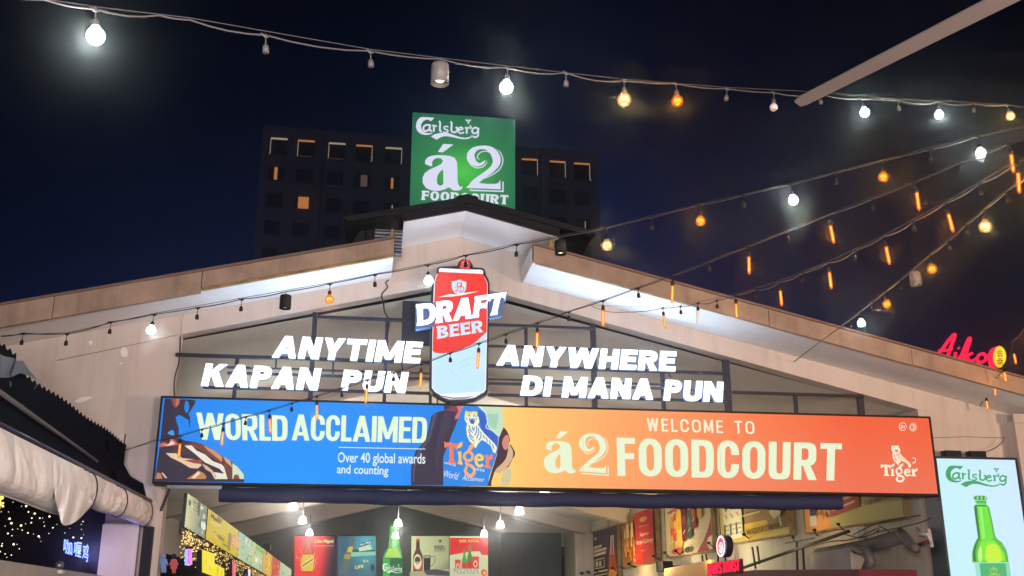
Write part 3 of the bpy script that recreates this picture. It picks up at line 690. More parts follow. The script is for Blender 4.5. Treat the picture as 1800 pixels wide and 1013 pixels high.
ar.text('SINCE', zb((562, 706), (676, 740), (678, 718), (564, 690)), (226, 234, 240), .01); ar.text('1932', zb((862, 775), (962, 790), (964, 765), (864, 752)), (226, 234, 240), .01)
ar.text('World', zb((562, 838), (705, 872), (715, 800), (570, 775)), (226, 234, 240), 0, .4); ar.text('Acclaimed', zb((740, 872), (955, 888), (960, 850), (745, 815)), (226, 234, 240), 0, .4)
ar.poly(zb((1150, 350), (1175, 375), (1200, 420), (1215, 480), (1195, 520), (1245, 560), (1265, 600), (1240, 660), (1200, 740), (1110, 800), (1060, 790), (1030, 886), (1030, 930), (1180, 930), (990, 930), (1040, 760), (1085, 620), (1105, 450)), (62, 30, 52))
ar.poly(zb((1160, 440), (1195, 430), (1205, 500), (1180, 570), (1150, 560), (1135, 500)), (206, 136, 118), smooth=True); ar.poly(zb((1200, 530), (1240, 580), (1235, 660), (1160, 770), (1080, 800), (1070, 770), (1160, 680), (1190, 600)), (214, 176, 138), smooth=True)
ar.poly(zb((1110, 930), (1150, 770), (1220, 750), (1232, 820), (1200, 930)), (206, 196, 150)); ar.line(zb((1215, 520), (1258, 600), (1245, 650)), 1.6, (40, 24, 40))
PALE = (226, 246, 214)
ar.block('WORLD', [(348, 774), (506, 776.5), (506, 732), (346, 726.5)], PALE, .33, .15, 3.6, .08, wid=dict(W=1.75, O=1.0, R=1.02, L=.74, D=1.0))
ar.block('ACCLAIMED', [(513, 775.3), (749, 780), (751, 735), (514, 729.5)], PALE, .33, .15, 3.6, .08, wid=dict(A=1.25, C=.98, L=.74, M=1.4, E=.86, D=1.02))
ar.line([(595, 787.6), (747, 790.6)], 1.3, (226, 240, 250), False)
ar.text('Over 40 global awards', [(593.6, 819.5), (747, 822), (747.5, 798.5), (594, 796)], (226, 240, 246), .012)
ar.text('and counting', [(592, 838), (682, 840.5), (683, 820.5), (592.5, 817.8)], (226, 240, 246), .012)
ar.block('WELCOME TO', [(1136, 759), (1324, 764.5), (1323, 742), (1134.7, 736.5)], (238, 236, 202), .24, .14, 3.2, .36, word=.62, wid=dict(W=1.35, M=1.1, E=.78, L=.72))
ar.block('FOODCOURT', [(1084, 837.5), (1475, 846), (1477, 781), (1082, 770.5)], (228, 240, 206), .36, .155, 3.6, .15, wid=dict(F=.84, T=.98, R=1.06))
a_two(ar, lambda x, y: (954+(x-235)*.1416, 757.5+(y-358)*.160+(x-235)*.004), .145, (226, 240, 206))
zr_ = Z(1520, 720, 7.236)
tw = lambda x, y: zr_((x, y))[0]
tiger_word(ar, tw, 1/7.236, [(240, 234, 206)]); tiger_figure(ar, tw, 1/7.236, (240, 234, 206), (236, 108, 74))
ar.ring(*tw(448, 230), 6.2, 6.8, 1.1, (244, 226, 204)); ar.text('21+', zr_((420, 258), (474, 258), (476, 206), (422, 206)), (244, 226, 204), .03)
ar.ring(*tw(578, 238), 4.6, 5.4, 1.3, (244, 226, 204))
for k_ in range(18):
    c_, s2 = math.cos(R(k_*20)), math.sin(R(k_*20)); ar.line([(tw(578, 238)[0]+6*c_, tw(578, 238)[1]+6.6*s2), (tw(578, 238)[0]+7.6*c_, tw(578, 238)[1]+8*s2)], .7, (244, 226, 204), False)
ar.text('3', zr_((566, 262), (590, 262), (590, 212), (566, 212)), (244, 226, 204), .03)
for xs_ in (.215, .52, .70, .86):
    p_ = [fs_(xs_, 0), fs_(xs_, 1)]; ar.nxt(); n_ = Vector((.0035, 0, 0)); o_ = Vector((0, -.0007*ar.k, 0)); ar.add([p_[0]+o_, p_[0]+n_+o_, p_[1]+n_+o_, p_[1]+o_], [(0, 1, 2, 3)], 0, lin(mix(scol(xs_, .5), (60, 50, 60), .22)))
for k_ in range(70):        # specks of dirt on the blue panel's top edge
    u, v = random.gauss(675, 28), 714+abs(random.gauss(0, 7))+(random.random()*4); r = random.uniform(.25, .7); ar.poly([(u-r, v), (u, v-r), (u+r, v), (u, v+r)], (20, 70, 130))
ar.build('printed_face', 'backlit_print', LS, recalc=False)
m = MB(); m.box(sx0+.02, YS+.31, sz1-.1, sx0+.10, -.004, sz1); m.box(5, YS+.31, sz1-.1, 5.08, -.11, sz1); m.build('bracket', 'dark_steel', LS)

# rolled fabric blind below the long sign
m = MB(); xa, xb = SP(384, 860).x, SP(1485, 880).x
vs = []; k = 60
for i in range(k+1):
    x = xa+(xb-xa)*i/k; sag = .012*math.sin(i*.5)+.02*math.sin(math.pi*i/k)
    for q in range(9):
        t = math.pi*2*q/9; vs.append((x, -.36+.10*math.cos(t), 3.05-sag*.5+.105*math.sin(t)*(1+.05*math.sin(i*1.3+q))))
m.add(vs, [(i*9+q, i*9+(q+1) % 9, (i+1)*9+(q+1) % 9, (i+1)*9+q) for i in range(k) for q in range(9)], sm=True)
m.add(vs[:9], [tuple(range(9))]); m.add(vs[-9:], [tuple(range(9))])
o = m.build('rolled_blind', 'navy_fabric'); tag(o, 'navy fabric blind rolled up under the long sign board', 'blind')
m = MB(); m.bar((-2.62, -.42, 3.13), (-1.9, -.42, 3.13), .05, .045); m.bar((-2.62, -.25, 3.12), (-2.75, -.01, 2.85), .03)
m.build('tail_bracket', 'grey_sheet', LS)

# ================================================================== SLOGAN LETTERS ON THEIR STEEL FRAME
SL = thing('slogan_sign', 'glowing white letters ANYTIME ANYWHERE KAPAN PUN DI MANA PUN on a dark frame', 'sign', (2.9, -.1, 4.36))
YF = -.10
FP = lambda u, v: PY(u, v, YF)
rails = [((556, 557), (765, 566), 5.5), ((309, 621), (757, 641), 5.5), ((400, 646), (757, 657), 2.6), ((400, 654.5), (757, 668), 4), ((357, 681), (757, 692), 4.5),
         ((858, 570), (1041, 580), 5), ((858, 606.5), (1050, 618), 4), ((858, 642.5), (1280, 659), 5.5), ((858, 668), (1168, 676), 2.6), ((858, 672.5), (1278, 689), 4), ((858, 694), (1278, 707), 4.5), ((1287, 688.5), (1516, 699), 4.5)]
posts = [((554, 548), (544, 712), 8), ((416, 628), (410, 710), 6), ((680, 560), (676, 716), 6), ((485, 630), (484, 648), 2.6), ((586, 635), (584.5, 655), 3), ((708, 640), (707, 658), 2.6),
         ((1043, 569), (1048, 722), 9), ((926, 576), (926, 718), 5), ((1166, 655), (1170, 724), 6), ((1180, 656), (1180, 672), 2.5), ((1277, 631), (1285, 728), 11), ((1401, 694), (1404, 735), 5), ((1513, 692), (1521, 740), 10), ((760, 560), (757, 712), 5)]
px2m = lambda p: (p-EYE).length/1800*.985
for i, (a, b, w) in enumerate(rails):
    A, B_ = FP(*a), FP(*b); A.y = B_.y = YF-.002*i; z_ = (A.z+B_.z)/2
    MB().bar((A.x, A.y, z_), (B_.x, B_.y, z_), .06, w*px2m(A)).build('rail', 'dark_steel', SL)
for i, (a, b, w) in enumerate(posts):
    A, B_ = FP(*a), FP(*b); x_ = (A.x+B_.x)/2; A.y = YF+.06
    MB().bar((x_, YF+.062+.001*i, B_.z), (x_, YF+.062+.001*i, A.z), w*px2m(A), .07, up=(0, 1, 0)).build('post', 'dark_steel', SL)
MB().box(FP(707, 560).x, -.02, FP(730, 605).z, FP(757, 560).x, 0.02, FP(730, 527).z).build('backing_plate', 'dark_steel', SL)
YL = -.29
def letters(txt, q, parent, y=YL, depth=.07, sw=.355, h=.25, e=2.5, gap=.09, mats=('letter_light', 'letter_side'), word=.45, serif=0, wid=None):
    f = quadmap(*q)
    for ch, g in layout(txt, sw, h, e, gap, serif, word, wid):
        m = MB()
        for n_, piece in enumerate(g):
            pts = [PY(*f(p), y) for p in piece]; d = (n_ % 4)*.0006
            fr_ = [(p.x, y-d, p.z) for p in pts]; bk = [(p.x, y+depth, p.z) for p in pts]
            m.add(fr_, [(0, 1, 2, 3)], 0)
            nn = len(pts)
            for i in range(nn): j = (i+1) % nn; m.add([fr_[i], fr_[j], bk[j], bk[i]], [(0, 1, 2, 3)], 1)
            m.add(bk, [(0, 1, 2, 3)], 1)
        m.build('letter', mats, parent, recalc=False)
letters('ANYTIME', [(477.5, 628.5), (738, 639), (744, 601.5), (487, 590)], SL, wid=dict(M=1.36, A=1.22, T=1.02))
letters('KAPAN', [(353, 678.5), (558, 686.5), (565.5, 648), (362, 639)], SL)
letters('PUN', [(598.6, 686), (712, 691.5), (719, 654.5), (605, 650)], SL)
letters('ANYWHERE', [(872, 642), (1187, 653), (1189.5, 618), (879, 606)], SL, wid=dict(W=1.62, A=1.2))
letters('DI', [(914, 695), (967, 697), (971.5, 663), (921, 660)], SL)
letters('MANA', [(987, 698.5), (1148, 703), (1150, 666.5), (992, 662)], SL)
letters('PUN', [(1166, 704), (1270, 707), (1272, 671.5), (1170.5, 667.5)], SL)

# the letters' own light, one lamp per line of letters
for xa_, xb_, z_, e_ in ((-1.1, .75, 5.17, 27), (-2.1, .5, 4.72, 30), (1.9, 4.5, 5.12, 34), (2.3, 5.3, 4.7, 38)):
    l = lamp('letter_glow', 'AREA', ((xa_+xb_)/2, YL-.06, z_), e_, (.60, .79, 1), xb_-xa_, ((xa_+xb_)/2, YL-.5, z_+.95)); l.data.shape = 'RECTANGLE'; l.data.size_y = .3

# ================================================================== CAN SIGN
YC = -.46
CP = lambda u, v: PY(u, v, YC)
CS = thing('can_sign', 'upright backlit sign shaped like a red and pale blue drink can reading DRAFT BEER', 'sign', CP(808, 705))
zc = Z(680, 440, 3.619)
outl = zc((322, 112), (340, 104), (448, 100), (456, 76), (474, 58), (500, 54), (528, 66), (546, 92), (548, 108), (606, 112), (624, 122), (630, 156), (646, 184), (654, 215), (652, 400), (646, 700), (642, 898), (634, 920), (600, 938), (560, 954), (500, 964), (440, 966), (380, 958), (335, 936), (292, 910), (274, 884), (276, 700), (282, 450), (290, 205), (300, 175), (318, 148))
poly = [(CP(*p).x, CP(*p).z) for p in outl]
MB().slab(poly, YC+.004, YC+.2).build('cabinet', 'dark_steel', CS)
ca = Art(CP, (0, -1, 0), .0009)
SKY = (196, 232, 248)
body = zc((312, 160), (330, 142), (612, 154), (632, 186), (642, 218), (640, 400), (634, 700), (630, 888), (616, 906), (570, 924), (500, 936), (420, 938), (345, 926), (306, 902), (286, 876), (288, 650), (292, 450), (300, 205))
ca.poly(body, (246, 250, 255))
ca.poly(zc((314, 164), (332, 146), (610, 158), (628, 188), (637, 220), (635, 400), (629, 700), (625, 884), (610, 900), (345, 916), (312, 898), (291, 872), (293, 650), (297, 450), (305, 207)), SKY)
ca.poly(zc((306, 205), (316, 166), (330, 140), (612, 152), (630, 188), (639, 220), (635, 520), (560, 590), (480, 630), (400, 652), (340, 658), (305, 652), (291, 640), (298, 400)), (242, 52, 44))
ca.poly(zc((332, 118), (345, 114), (470, 122), (600, 124), (614, 132), (612, 152), (330, 138)), (240, 246, 255))
ca.poly(zc((335, 930), (420, 945), (500, 944), (600, 914), (560, 938), (500, 948), (400, 950)), (240, 240, 250))
ca.ring(*zc((498, 92))[0], 7, 7.5, 3.2, (238, 70, 66)); ca.poly(zc((462, 118), (470, 84), (486, 100), (506, 104), (524, 100), (526, 124)), (238, 70, 66)); ca.ring(*zc((498, 88))[0], 4, 3.2, .9, (255, 220, 220))
ca.poly(zc((412, 198), (440, 196), (462, 188), (480, 196), (506, 204), (502, 252), (484, 280), (462, 286), (430, 272), (414, 244)), (206, 232, 246))
RD = (222, 48, 48)
ca.line(zc((446, 212), (452, 240), (444, 262), (430, 258)), 1.6, RD); ca.line(zc((446, 214), (470, 208), (476, 224), (458, 234), (484, 236), (490, 254), (470, 268), (456, 262)), 1.5, RD); ca.line(zc((430, 244), (450, 232)), .9, RD); ca.line(zc((472, 212), (468, 262)), 1.3, RD)
ca.poly(zc((328, 300), (400, 280), (450, 284), (500, 272), (586, 262), (500, 284), (420, 296)), (246, 250, 255))
ca.block('BEER', zc((322, 566), (612, 522), (606, 446), (318, 486)), (206, 232, 246), .34, .2, 2.4, .14, .05)
for p in ([(440, 740), (500, 700), (560, 690)], [(450, 760), (520, 730), (590, 735)], [(400, 760), (430, 790), (470, 812)], [(480, 700), (520, 690), (550, 660)]): ca.line(zc(*p), .8, (172, 212, 232))
ca.build('printed_face', 'backlit_print', CS, recalc=False)
q = zc((195, 482), (728, 406), (762, 266), (190, 346))
bk_ = zc((186, 504), (184, 338), (302, 336), (302, 486))
MB().slab([(CP(*p).x, CP(*p).z) for p in bk_], YC-.02, YC+.12).build('letter_back', 'blue_lit_back' if 'blue_lit_back' in M else 'dark_steel', CS)
bk_ = zc((646, 436), (648, 286), (766, 262), (764, 312), (740, 322), (732, 418))
MB().slab([(CP(*p).x, CP(*p).z) for p in bk_], YC-.02, YC+.12).build('letter_back', 'blue_lit_back' if 'blue_lit_back' in M else 'dark_steel', CS)
letters('DRAFT', q, CS, YC-.09, .06, .36, .22, 2.4, .05, serif=.045, wid=dict(A=1.2, D=1.15))
m = MB(); p = CP(800, 705); m.box(p.x-.06, YC+.06, 4.365, p.x+.06, YC+.14, p.z+.08); m.box(p.x-.26, YC+.08, 4.365, p.x-.24, YC+.12, p.z+.1); m.build('foot_post', 'dark_steel', CS)

# ================================================================== LIGHTBOX WITH BOTTLE, right pier
YB = -.42
BP = lambda u, v: PY(u, v, YB)
KB = thing('lightbox', 'pale blue upright lightbox with a green bottle under the Carlsberg name', 'sign', (9.35, YB, 0))
bx0, bx1, bz1 = BP(1645.5, 806).x, BP(1784, 809).x, BP(1715, 807.5).z
bz0 = bz1-2.6
m = MB(); t = .035
m.box(bx0-t, YB-.01, bz0, bx0, YB+.4, bz1+t); m.box(bx1, YB-.01, bz0, bx1+t, YB+.4, bz1+t); m.box(bx0, YB-.01, bz1, bx1, YB+.4, bz1+t); m.box(bx0, YB+.35, bz0, bx1, YB+.4, bz1); m.box(bx0, YB-.01, bz0-t, bx1, YB+.4, bz0)
m.build('frame', 'dark_steel', KB)
ka = Art(BP, (0, -1, 0), .0012)
N = 8
ka.add([(bx0+(bx1-bx0)*i/N, YB, bz0+(bz1-bz0)*j/N) for j in range(N+1) for i in range(N+1)], [(j*(N+1)+i, j*(N+1)+i+1, (j+1)*(N+1)+i+1, (j+1)*(N+1)+i) for j in range(N) for i in range(N)], 0, [lin(mix((196, 240, 246), (206, 232, 252), i/N)) for j in range(N+1) for i in range(N+1)])
ka.k = 1
kz = Z(1640, 800, 4.756)
carlsberg(ka, lambda x, y: kz((105+(x-175)*.81, 88+(y-90)*.80))[0], .17, (56, 160, 98))
ka.poly(kz((322, 900), (318, 830), (328, 770), (350, 722), (368, 690), (350, 560), (334, 430), (345, 418), (440, 418), (456, 430), (485, 560), (512, 690), (560, 730), (598, 790), (616, 850), (622, 900)), (90, 190, 60))
ka.poly(kz((340, 430), (352, 560), (374, 690), (345, 745), (328, 810), (330, 890), (352, 890), (346, 810), (366, 730), (390, 690), (372, 560), (358, 430)), (52, 120, 60))
ka.poly(kz((362, 432), (446, 432), (498, 690), (480, 720), (400, 720), (388, 690)), (112, 226, 62)); ka.poly(kz((378, 436), (400, 436), (430, 700), (402, 700)), (146, 240, 96))
ka.poly(kz((392, 720), (500, 712), (548, 760), (590, 830), (600, 890), (366, 890), (360, 820)), (126, 232, 50)); ka.poly(kz((440, 760), (520, 750), (560, 820), (560, 890), (440, 890)), (196, 240, 60), smooth=True); ka.poly(kz((372, 800), (392, 760), (402, 830), (396, 888), (372, 888)), (190, 244, 140), smooth=True)
ka.line(kz((456, 434), (484, 560), (512, 690), (560, 732), (600, 795), (620, 898)), .9, (60, 110, 96)); ka.line(kz((334, 436), (352, 560), (370, 690)), .8, (60, 120, 80))
ka.poly(kz((352, 382), (434, 386), (438, 418), (350, 416)), (100, 214, 70)); ka.line(kz((340, 424), (440, 428)), 1.5, (40, 92, 66)); ka.line(kz((338, 392), (436, 397)), 1.4, (50, 110, 66))
ka.poly(kz((326, 352), (345, 342), (420, 342), (440, 356), (436, 384), (334, 380)), (92, 176, 92))
for i in range(6): ka.line(kz((346+i*16, 350), (344+i*16, 376)), 1.1, (210, 240, 200) if i % 2 else (42, 96, 60), False)
ka.poly(kz((330, 900), (622, 898), (640, 1060), (360, 1060)), (74, 178, 112)); ka.line(kz((330, 903), (622, 901)), 1.6, (170, 232, 190), False); ka.poly(kz((330, 905), (372, 905), (392, 1060), (358, 1060)), (150, 226, 200)); ka.poly(kz((590, 905), (622, 905), (640, 1060), (606, 1060)), (140, 214, 180))
CG = (196, 224, 60)
ka.line(kz((462, 960), (472, 988), (508, 988), (518, 960), (500, 950), (490, 972), (480, 950), (462, 960)), .9, CG); ka.line(kz((490, 952), (490, 936)), .8, CG); ka.line(kz((478, 940), (502, 940)), .6, CG, False); ka.line(kz((448, 1002), (546, 1000)), 1.0, CG, False)
ka.build('printed_face', 'backlit_print', KB, recalc=False)
for u in (1680, 1724):
    p = BP(u, 803); f_ = thing('flood_lamp', 'small black flood lamp clamped on the top edge of the bottle lightbox', 'lamp', (p.x, YB+.12, bz1+.036), 'flood lamps on the lightbox')
    MB().box(p.x-.13, YB+.05, bz1+.045, p.x+.13, YB+.19, bz1+.135).build('housing', 'black_plastic', f_); m = MB(); m.box(p.x-.16, YB+.1, bz1+.036, p.x-.142, YB+.14, bz1+.13); m.box(p.x+.142, YB+.1, bz1+.036, p.x+.16, YB+.14, bz1+.13); m.build('yoke', 'black_plastic', f_)

# ================================================================== RED SCRIPT SIGN on the neighbouring roof
YA = 5.0
AP = lambda u, v: PY(u, v, YA)
AK = thing('script_sign', 'red glowing script sign Aiko with a round yellow disc beyond the right roof', 'sign', AP(1700, 660))
za = Z(1600, 560, 5.065)
def script(strokes, name, mt, d=.03):
    m = MB()
    for i, (pts, w) in enumerate(strokes):
        for q in ribbon([p+((w/5.065),) if len(p) == 2 else p for p in za(*pts)], n=8):
            P_ = [AP(*p) for p in q]; y = YA-.002*i
            fr_ = [(p.x, y, p.z) for p in P_]; bk = [(p.x, YA+d, p.z) for p in P_]
            m.add(fr_, [(0, 1, 2, 3)]); m.add(fr_+bk, [(0, 1, 5, 4), (2, 3, 7, 6)])
    return m.build(name, mt, AK, recalc=False)
script([([(408, 300), (400, 345), (372, 372), (392, 382), (430, 360)], 24)], 'letter', 'pink_red')
script([([(430, 258), (440, 268)], 20)], 'letter_dot', 'pink_red')
script([([(200, 335), (235, 325), (290, 270), (340, 200), (392, 145), (398, 160), (370, 240), (345, 310), (330, 365)], 26), ([(250, 290), (310, 285), (380, 272)], 20)], 'letter', 'pink_red')
script([([(430, 370), (465, 320), (500, 240), (528, 180), (534, 190), (512, 260), (492, 330), (476, 378)], 30), ([(560, 308), (530, 320), (500, 348)], 24), ([(505, 345), (525, 372), (550, 380), (585, 360)], 24)], 'letter', 'pink_red')
script([([(655, 312), (620, 322), (600, 352), (606, 380), (640, 388), (670, 370), (680, 335), (655, 312), (690, 340), (722, 322)], 24)], 'letter', 'pink_red')
disc = [(AP(*p).x, AP(*p).z) for p in za(*ell(796, 342, 58, 96, 32))]
MB().slab([(x-.03, z) for x, z in disc], YA-.03, YA+.16).build('disc_rim', 'pink_red', AK)
da = Art(lambda u, v: PY(u, v, YA-.036), (0, -1, 0), .002)
da.poly(za(*ell(796, 342, 58, 94, 32)), (255, 214, 40)); da.poly(za(*ell(800, 330, 40, 66, 24)), (255, 232, 70))
da.text('幸', za((768, 420), (828, 420), (828, 350), (768, 350)), (150, 60, 20), .01); da.text('会', za((766, 345), (826, 345), (826, 275), (766, 275)), (150, 60, 20), .01)
da.build('disc_face', 'backlit_print', AK, recalc=False)
p = AP(1700, 660)
for dx_ in (-.35, .45, .95): MB().box(p.x+dx_-.03, YA+.12, 3, p.x+dx_+.03, YA+.18, p.z+.25).build('post', 'dark_steel', AK)
NB = thing('side_shop', 'dark low shop block behind the right roof carrying the red script sign', 'building', (14.5, 9, 0)); MB().box(12.6, 4.9, 0, 22, 14, 5.6).build('wall', 'concrete', NB); MB().box(12.5, 4.8, 5.6, 22.1, 14.1, 5.7).build('roof', 'roof_metal', NB)

# ================================================================== STRING LIGHTS
def mesh_of(mb, name, mats):
    o = mb.build(name, mats); me = o.data; bpy.data.objects.remove(o); return me
def sock(drop):
    m = MB(); m.tube([(0, 0, .012), (0, 0, -drop)], .0035, 5); m.lathe([(.0, -drop+.004), (.012, -drop), (.019, -drop-.018), (.019, -drop-.05), (.0, -drop-.05)], n=9)
    m.tube([(-.03, 0, .004), (0, 0, -.012), (.03, 0, .004)], [.006, .011, .006], 6)
    return m
ME = {}
ME['socket_s'] = mesh_of(sock(.05), 'socket', 'black_plastic'); ME['socket_l'] = mesh_of(sock(.075), 'socket', 'black_plastic')
ME['socket_g'] = mesh_of(sock(.06), 'socket', 'grey_cord')
def globe(r): return MB().lathe([(0, .004), (r*.45, 0), (r*.5, -r*.25)]+[(r*math.sin(R(a)), -r*1.15-r*math.cos(R(a))*1.0) for a in range(35, 181, 13)], n=16)
ME['white'] = mesh_of(globe(.042), 'bulb', 'white_lamp'); ME['warm'] = mesh_of(globe(.046), 'bulb', 'warm_lamp')
ME['amber'] = mesh_of(globe(.042), 'bulb', 'amber_shell'); ME['warm'] = mesh_of(globe(.048), 'bulb', 'warm_shell')
ball = lambda r, z: MB().lathe([(0, z+r)]+[(r*math.sin(R(a)), z+r*math.cos(R(a))) for a in range(20, 180, 20)]+[(0, z-r)], n=14)
ME['heart_a'] = mesh_of(ball(.026, -.048), 'filament', 'amber_lamp'); ME['heart_y'] = mesh_of(ball(.035, -.054), 'filament', 'warm_lamp'); ME['off'] = mesh_of(globe(.036), 'bulb', 'bare_bulb')
def tubeb(lit):
    m = MB(); m.lathe([(0, .004), (.012, 0), (.0175, -.02), (.0175, -.16), (.011, -.182), (.003, -.192), (0, -.193)], n=10, mi=0)
    return m
ME['tube'] = mesh_of(tubeb(1), 'bulb', 'amber_glass'); ME['tube_off'] = mesh_of(tubeb(0), 'bulb', 'bare_bulb')
fil = MB(); fil.tube([(0, 0, -.02), (.001, 0, -.09), (0, 0, -.165)], .0075, 7)
ME['filament'] = mesh_of(fil, 'filament', 'filament')
def canl():
    m = MB(); m.lathe([(0, 0), (.028, 0), (.056, -.012), (.058, -.03), (.058, -.15), (.052, -.15), (.050, -.10), (0, -.10)], n=18); return m
ME['can'] = mesh_of(canl(), 'can_shade', 'can_paint'); ME['can_black'] = mesh_of(canl(), 'can_shade', 'black_plastic')
ME['can_lamp'] = mesh_of(MB().lathe([(0, -.101), (.03, -.104), (.034, -.118), (.026, -.13), (0, -.134)], n=14), 'lamp', 'warm_lamp')
def inst(name, me, parent, loc, rot=(0, 0, 0), sc=1):
    o = bpy.data.objects.new(name, me); COL.objects.link(o); ORG[o.name] = Vector(loc)
    o.parent = parent; o.matrix_parent_inverse = Matrix.Translation(-ORG[parent.name])
    o.location = loc; o.rotation_euler = rot; o.scale = (sc, sc, sc); return o
def inst2(name, me, par):                     # second level, shares the parent's placement
    o = bpy.data.objects.new(name, me); COL.objects.link(o); ORG[o.name] = ORG[par.name]; o.parent = par; return o
random.seed(11)
LITE = []
def string(label, a, b, nodes, cordm, sock_me='socket_l', drop=.075, wire=True, sag=.02, lamps=()):
    """nodes: (u, v, kind); kind '-' only bends the cable"""
    A, B = PY(*a), PY(*b)
    P_ = [(PV(u, v, A, B), k) for u, v, k in nodes]
    t = thing('string_light', label, 'string lights', tuple(P_[0][0]))
    ctl = []
    for i, (p, k) in enumerate(P_):
        ctl.append(p)
        if i < len(P_)-1:
            q = P_[i+1][0]; L_ = (q-p).length; s = sag*random.uniform(.2, 1.3)*min(1, L_/.5)
            for f_ in (.25, .5, .75): ctl.append(p.lerp(q, f_)-Vector((0, 0, s*(1-(2*f_-1)**2))))
    MB().tube(ctl, .0055, 5).build('cable', cordm, t)
    if wire:
        w = [p+Vector((0, 0, .012)) for i, (p, k) in enumerate(P_) if i % 2 == 0 or i == len(P_)-1]
        MB().tube(w, .0028, 4).build('wire', cordm, t)
    for p, k in P_:
        if k == '-': continue
        d = (B-A); rz = math.atan2(d.y, d.x)
        rot = (random.uniform(-.10, .10), random.uniform(-.10, .10), rz)
        if k in ('can', 'canb'):
            m = MB(); m.tube([p, p-Vector((0, 0, .035))], .004, 5); s = m.build('cord', cordm, t)
            c_ = inst('can_shade', ME['can' if k == 'can' else 'can_black'], t, tuple(p-Vector((0, 0, .03))), (0, 0, 0), 1.0); inst2('lamp', ME['can_lamp'], c_); continue
        s = inst('socket', ME[sock_me], t, tuple(p), rot)
        if k == 'e': continue
        off = -(drop+.042)
        bl = inst2('bulb', ME[{'w': 'white', 'y': 'warm', 'a': 'amber', 'o': 'off', 't': 'tube', 'x': 'tube_off'}[k]], s); bl.location = (0, 0, off)
        if k in 'wya': bl.scale = (1.12,)*3
        if k in 'ay':
            fl = inst2('filament', ME['heart_'+k], s); fl.location = (0, 0, off); fl.scale = (1.12,)*3
        if k == 't':
            fl = inst2('filament', ME['filament'], s); fl.location = (0, 0, off)
        if k in 'wyat' and p.y < -1.2: LITE.append((p+Vector((0, 0, off-.05)), k))
    return t
string('topmost string of bulbs crossing the night sky from the upper left corner', (80, 0, -10.3), (1800, 187, -4.5),
       [(-60, -18, '-'), (80, 0, '-'), (168, 16, 'w'), (280, 27, '-'), (333, 35, '-'), (467, 62, 'e'), (651, 90, 'e'), (774, 104, 'can'), (892, 119, 'w'), (995, 128, 'e'), (1097, 142, 'y'), (1188, 147, 'a'), (1278, 156, 'e'), (1360, 163, 'o'), (1440, 164, 'e'), (1515, 173, 'w'), (1579, 177, 'e'), (1649, 179, 'w'), (1712, 182, 'e'), (1770, 184, 'y'), (1840, 190, '-')], 'grey_cord', 'socket_g', .06, sag=.03)
string('long string of mixed bulbs in front of the raised centre roof and left wall', (40, 588, -4), (1800, 225, -7),
       [(2, 592, '-'), (41, 586, 'e'), (118, 587, 'e'), (195, 566, 'e'), (271, 553, 'w'), (348, 541, 'e'), (425, 526, 'e'), (503, 513, 'canb'), (580, 499, 'a'), (659, 483, 'e'), (752, 466, 'w'), (819, 449, 'e'), (908, 430, 'e'), (985, 417, 'canb'), (1066, 401, 'y'), (1146, 382, 'e'), (1228, 361, 'a'), (1308, 343, 'e'), (1390, 324, 'w'), (1470, 303, 'e'), (1552, 283, 'a'), (1635, 263, 'e'), (1717, 241, 'w'), (1795, 224, '-'), (1860, 210, '-')], 'cord', 'socket_l', .075, sag=.012)
string('string of amber tube bulbs crossing the can sign and the blue banner', (215, 800, -1.0), (1800, 235, -7.5),
       [(205, 797, '-'), (272, 774, '-'), (318, 766, 't'), (355, 755, 'e'), (393, 745, 't'), (432, 733, 'e'), (473, 722, 't'), (513, 709, 'e'), (557, 697, 't'), (600, 683, 'e'), (646, 668, 't'), (692, 655, 'e'), (741, 640, 't'), (791, 621, 'e'), (842, 604, 't'), (889, 588, 'e'), (945, 568, 't'), (1000, 548, 'e'), (1060, 529, 't'), (1121, 507, 'e'), (1183, 485, 't'), (1247, 461, 'e'), (1316, 434, 't'), (1385, 407, 'e'), (1456, 379, 't'), (1531, 352, 'e'), (1609, 320, 't'), (1688, 287, 'e'), (1775, 253, 't'), (1850, 222, '-')], 'cord', 'socket_s', .05, sag=.012)
string('string of amber tube bulbs tied to the white soffit of the right eaves', (1040, 540, -.3), (1800, 268, -8),
       [(1039, 538, '-'), (1100, 549, '-'), (1165, 542, 't'), (1196, 539, 'e'), (1227, 533, 'x'), (1260, 528, 'e'), (1293, 519, 't'), (1330, 509, 'e'), (1370, 496, 't'), (1410, 480, 'e'), (1456, 462, 't'), (1504, 440, 'e'), (1554, 416, 't'), (1606, 390, 'e'), (1662, 358, 't'), (1722, 323, 'e'), (1788, 284, 't'), (1850, 258, '-')], 'grey_cord', 'socket_s', .05, sag=.035)
string('short steep string of globe bulbs tied to the right eaves wall, lowest of the fan', (1395, 638, -.05), (1800, 312, -8),
       [(1395, 637, '-'), (1440, 602, '-'), (1494, 563, 'e'), (1513, 548, 'w'), (1535, 531, 'e'), (1557, 513, 'a'), (1583, 493, 'e'), (1607, 473, 'can'), (1635, 449, 'a'), (1667, 424, 'e'), (1698, 396, 'e'), (1731, 369, 'y'), (1769, 337, 'e'), (1850, 278, '-')], 'grey_cord', 'socket_s', .05, sag=.01)
string('little string of tube bulbs drooping beside the red script sign at the right edge', (1725, 725, -.1), (1800, 540, -2.6),
       [(1722, 714, '-'), (1733, 694, 't'), (1748, 668, 't'), (1763, 643, 't'), (1780, 611, 't'), (1779, 600, '-'), (1800, 575, 't'), (1815, 540, '-'), (1850, 480, '-')], 'cord', 'socket_s', .02, wire=False, sag=.03)
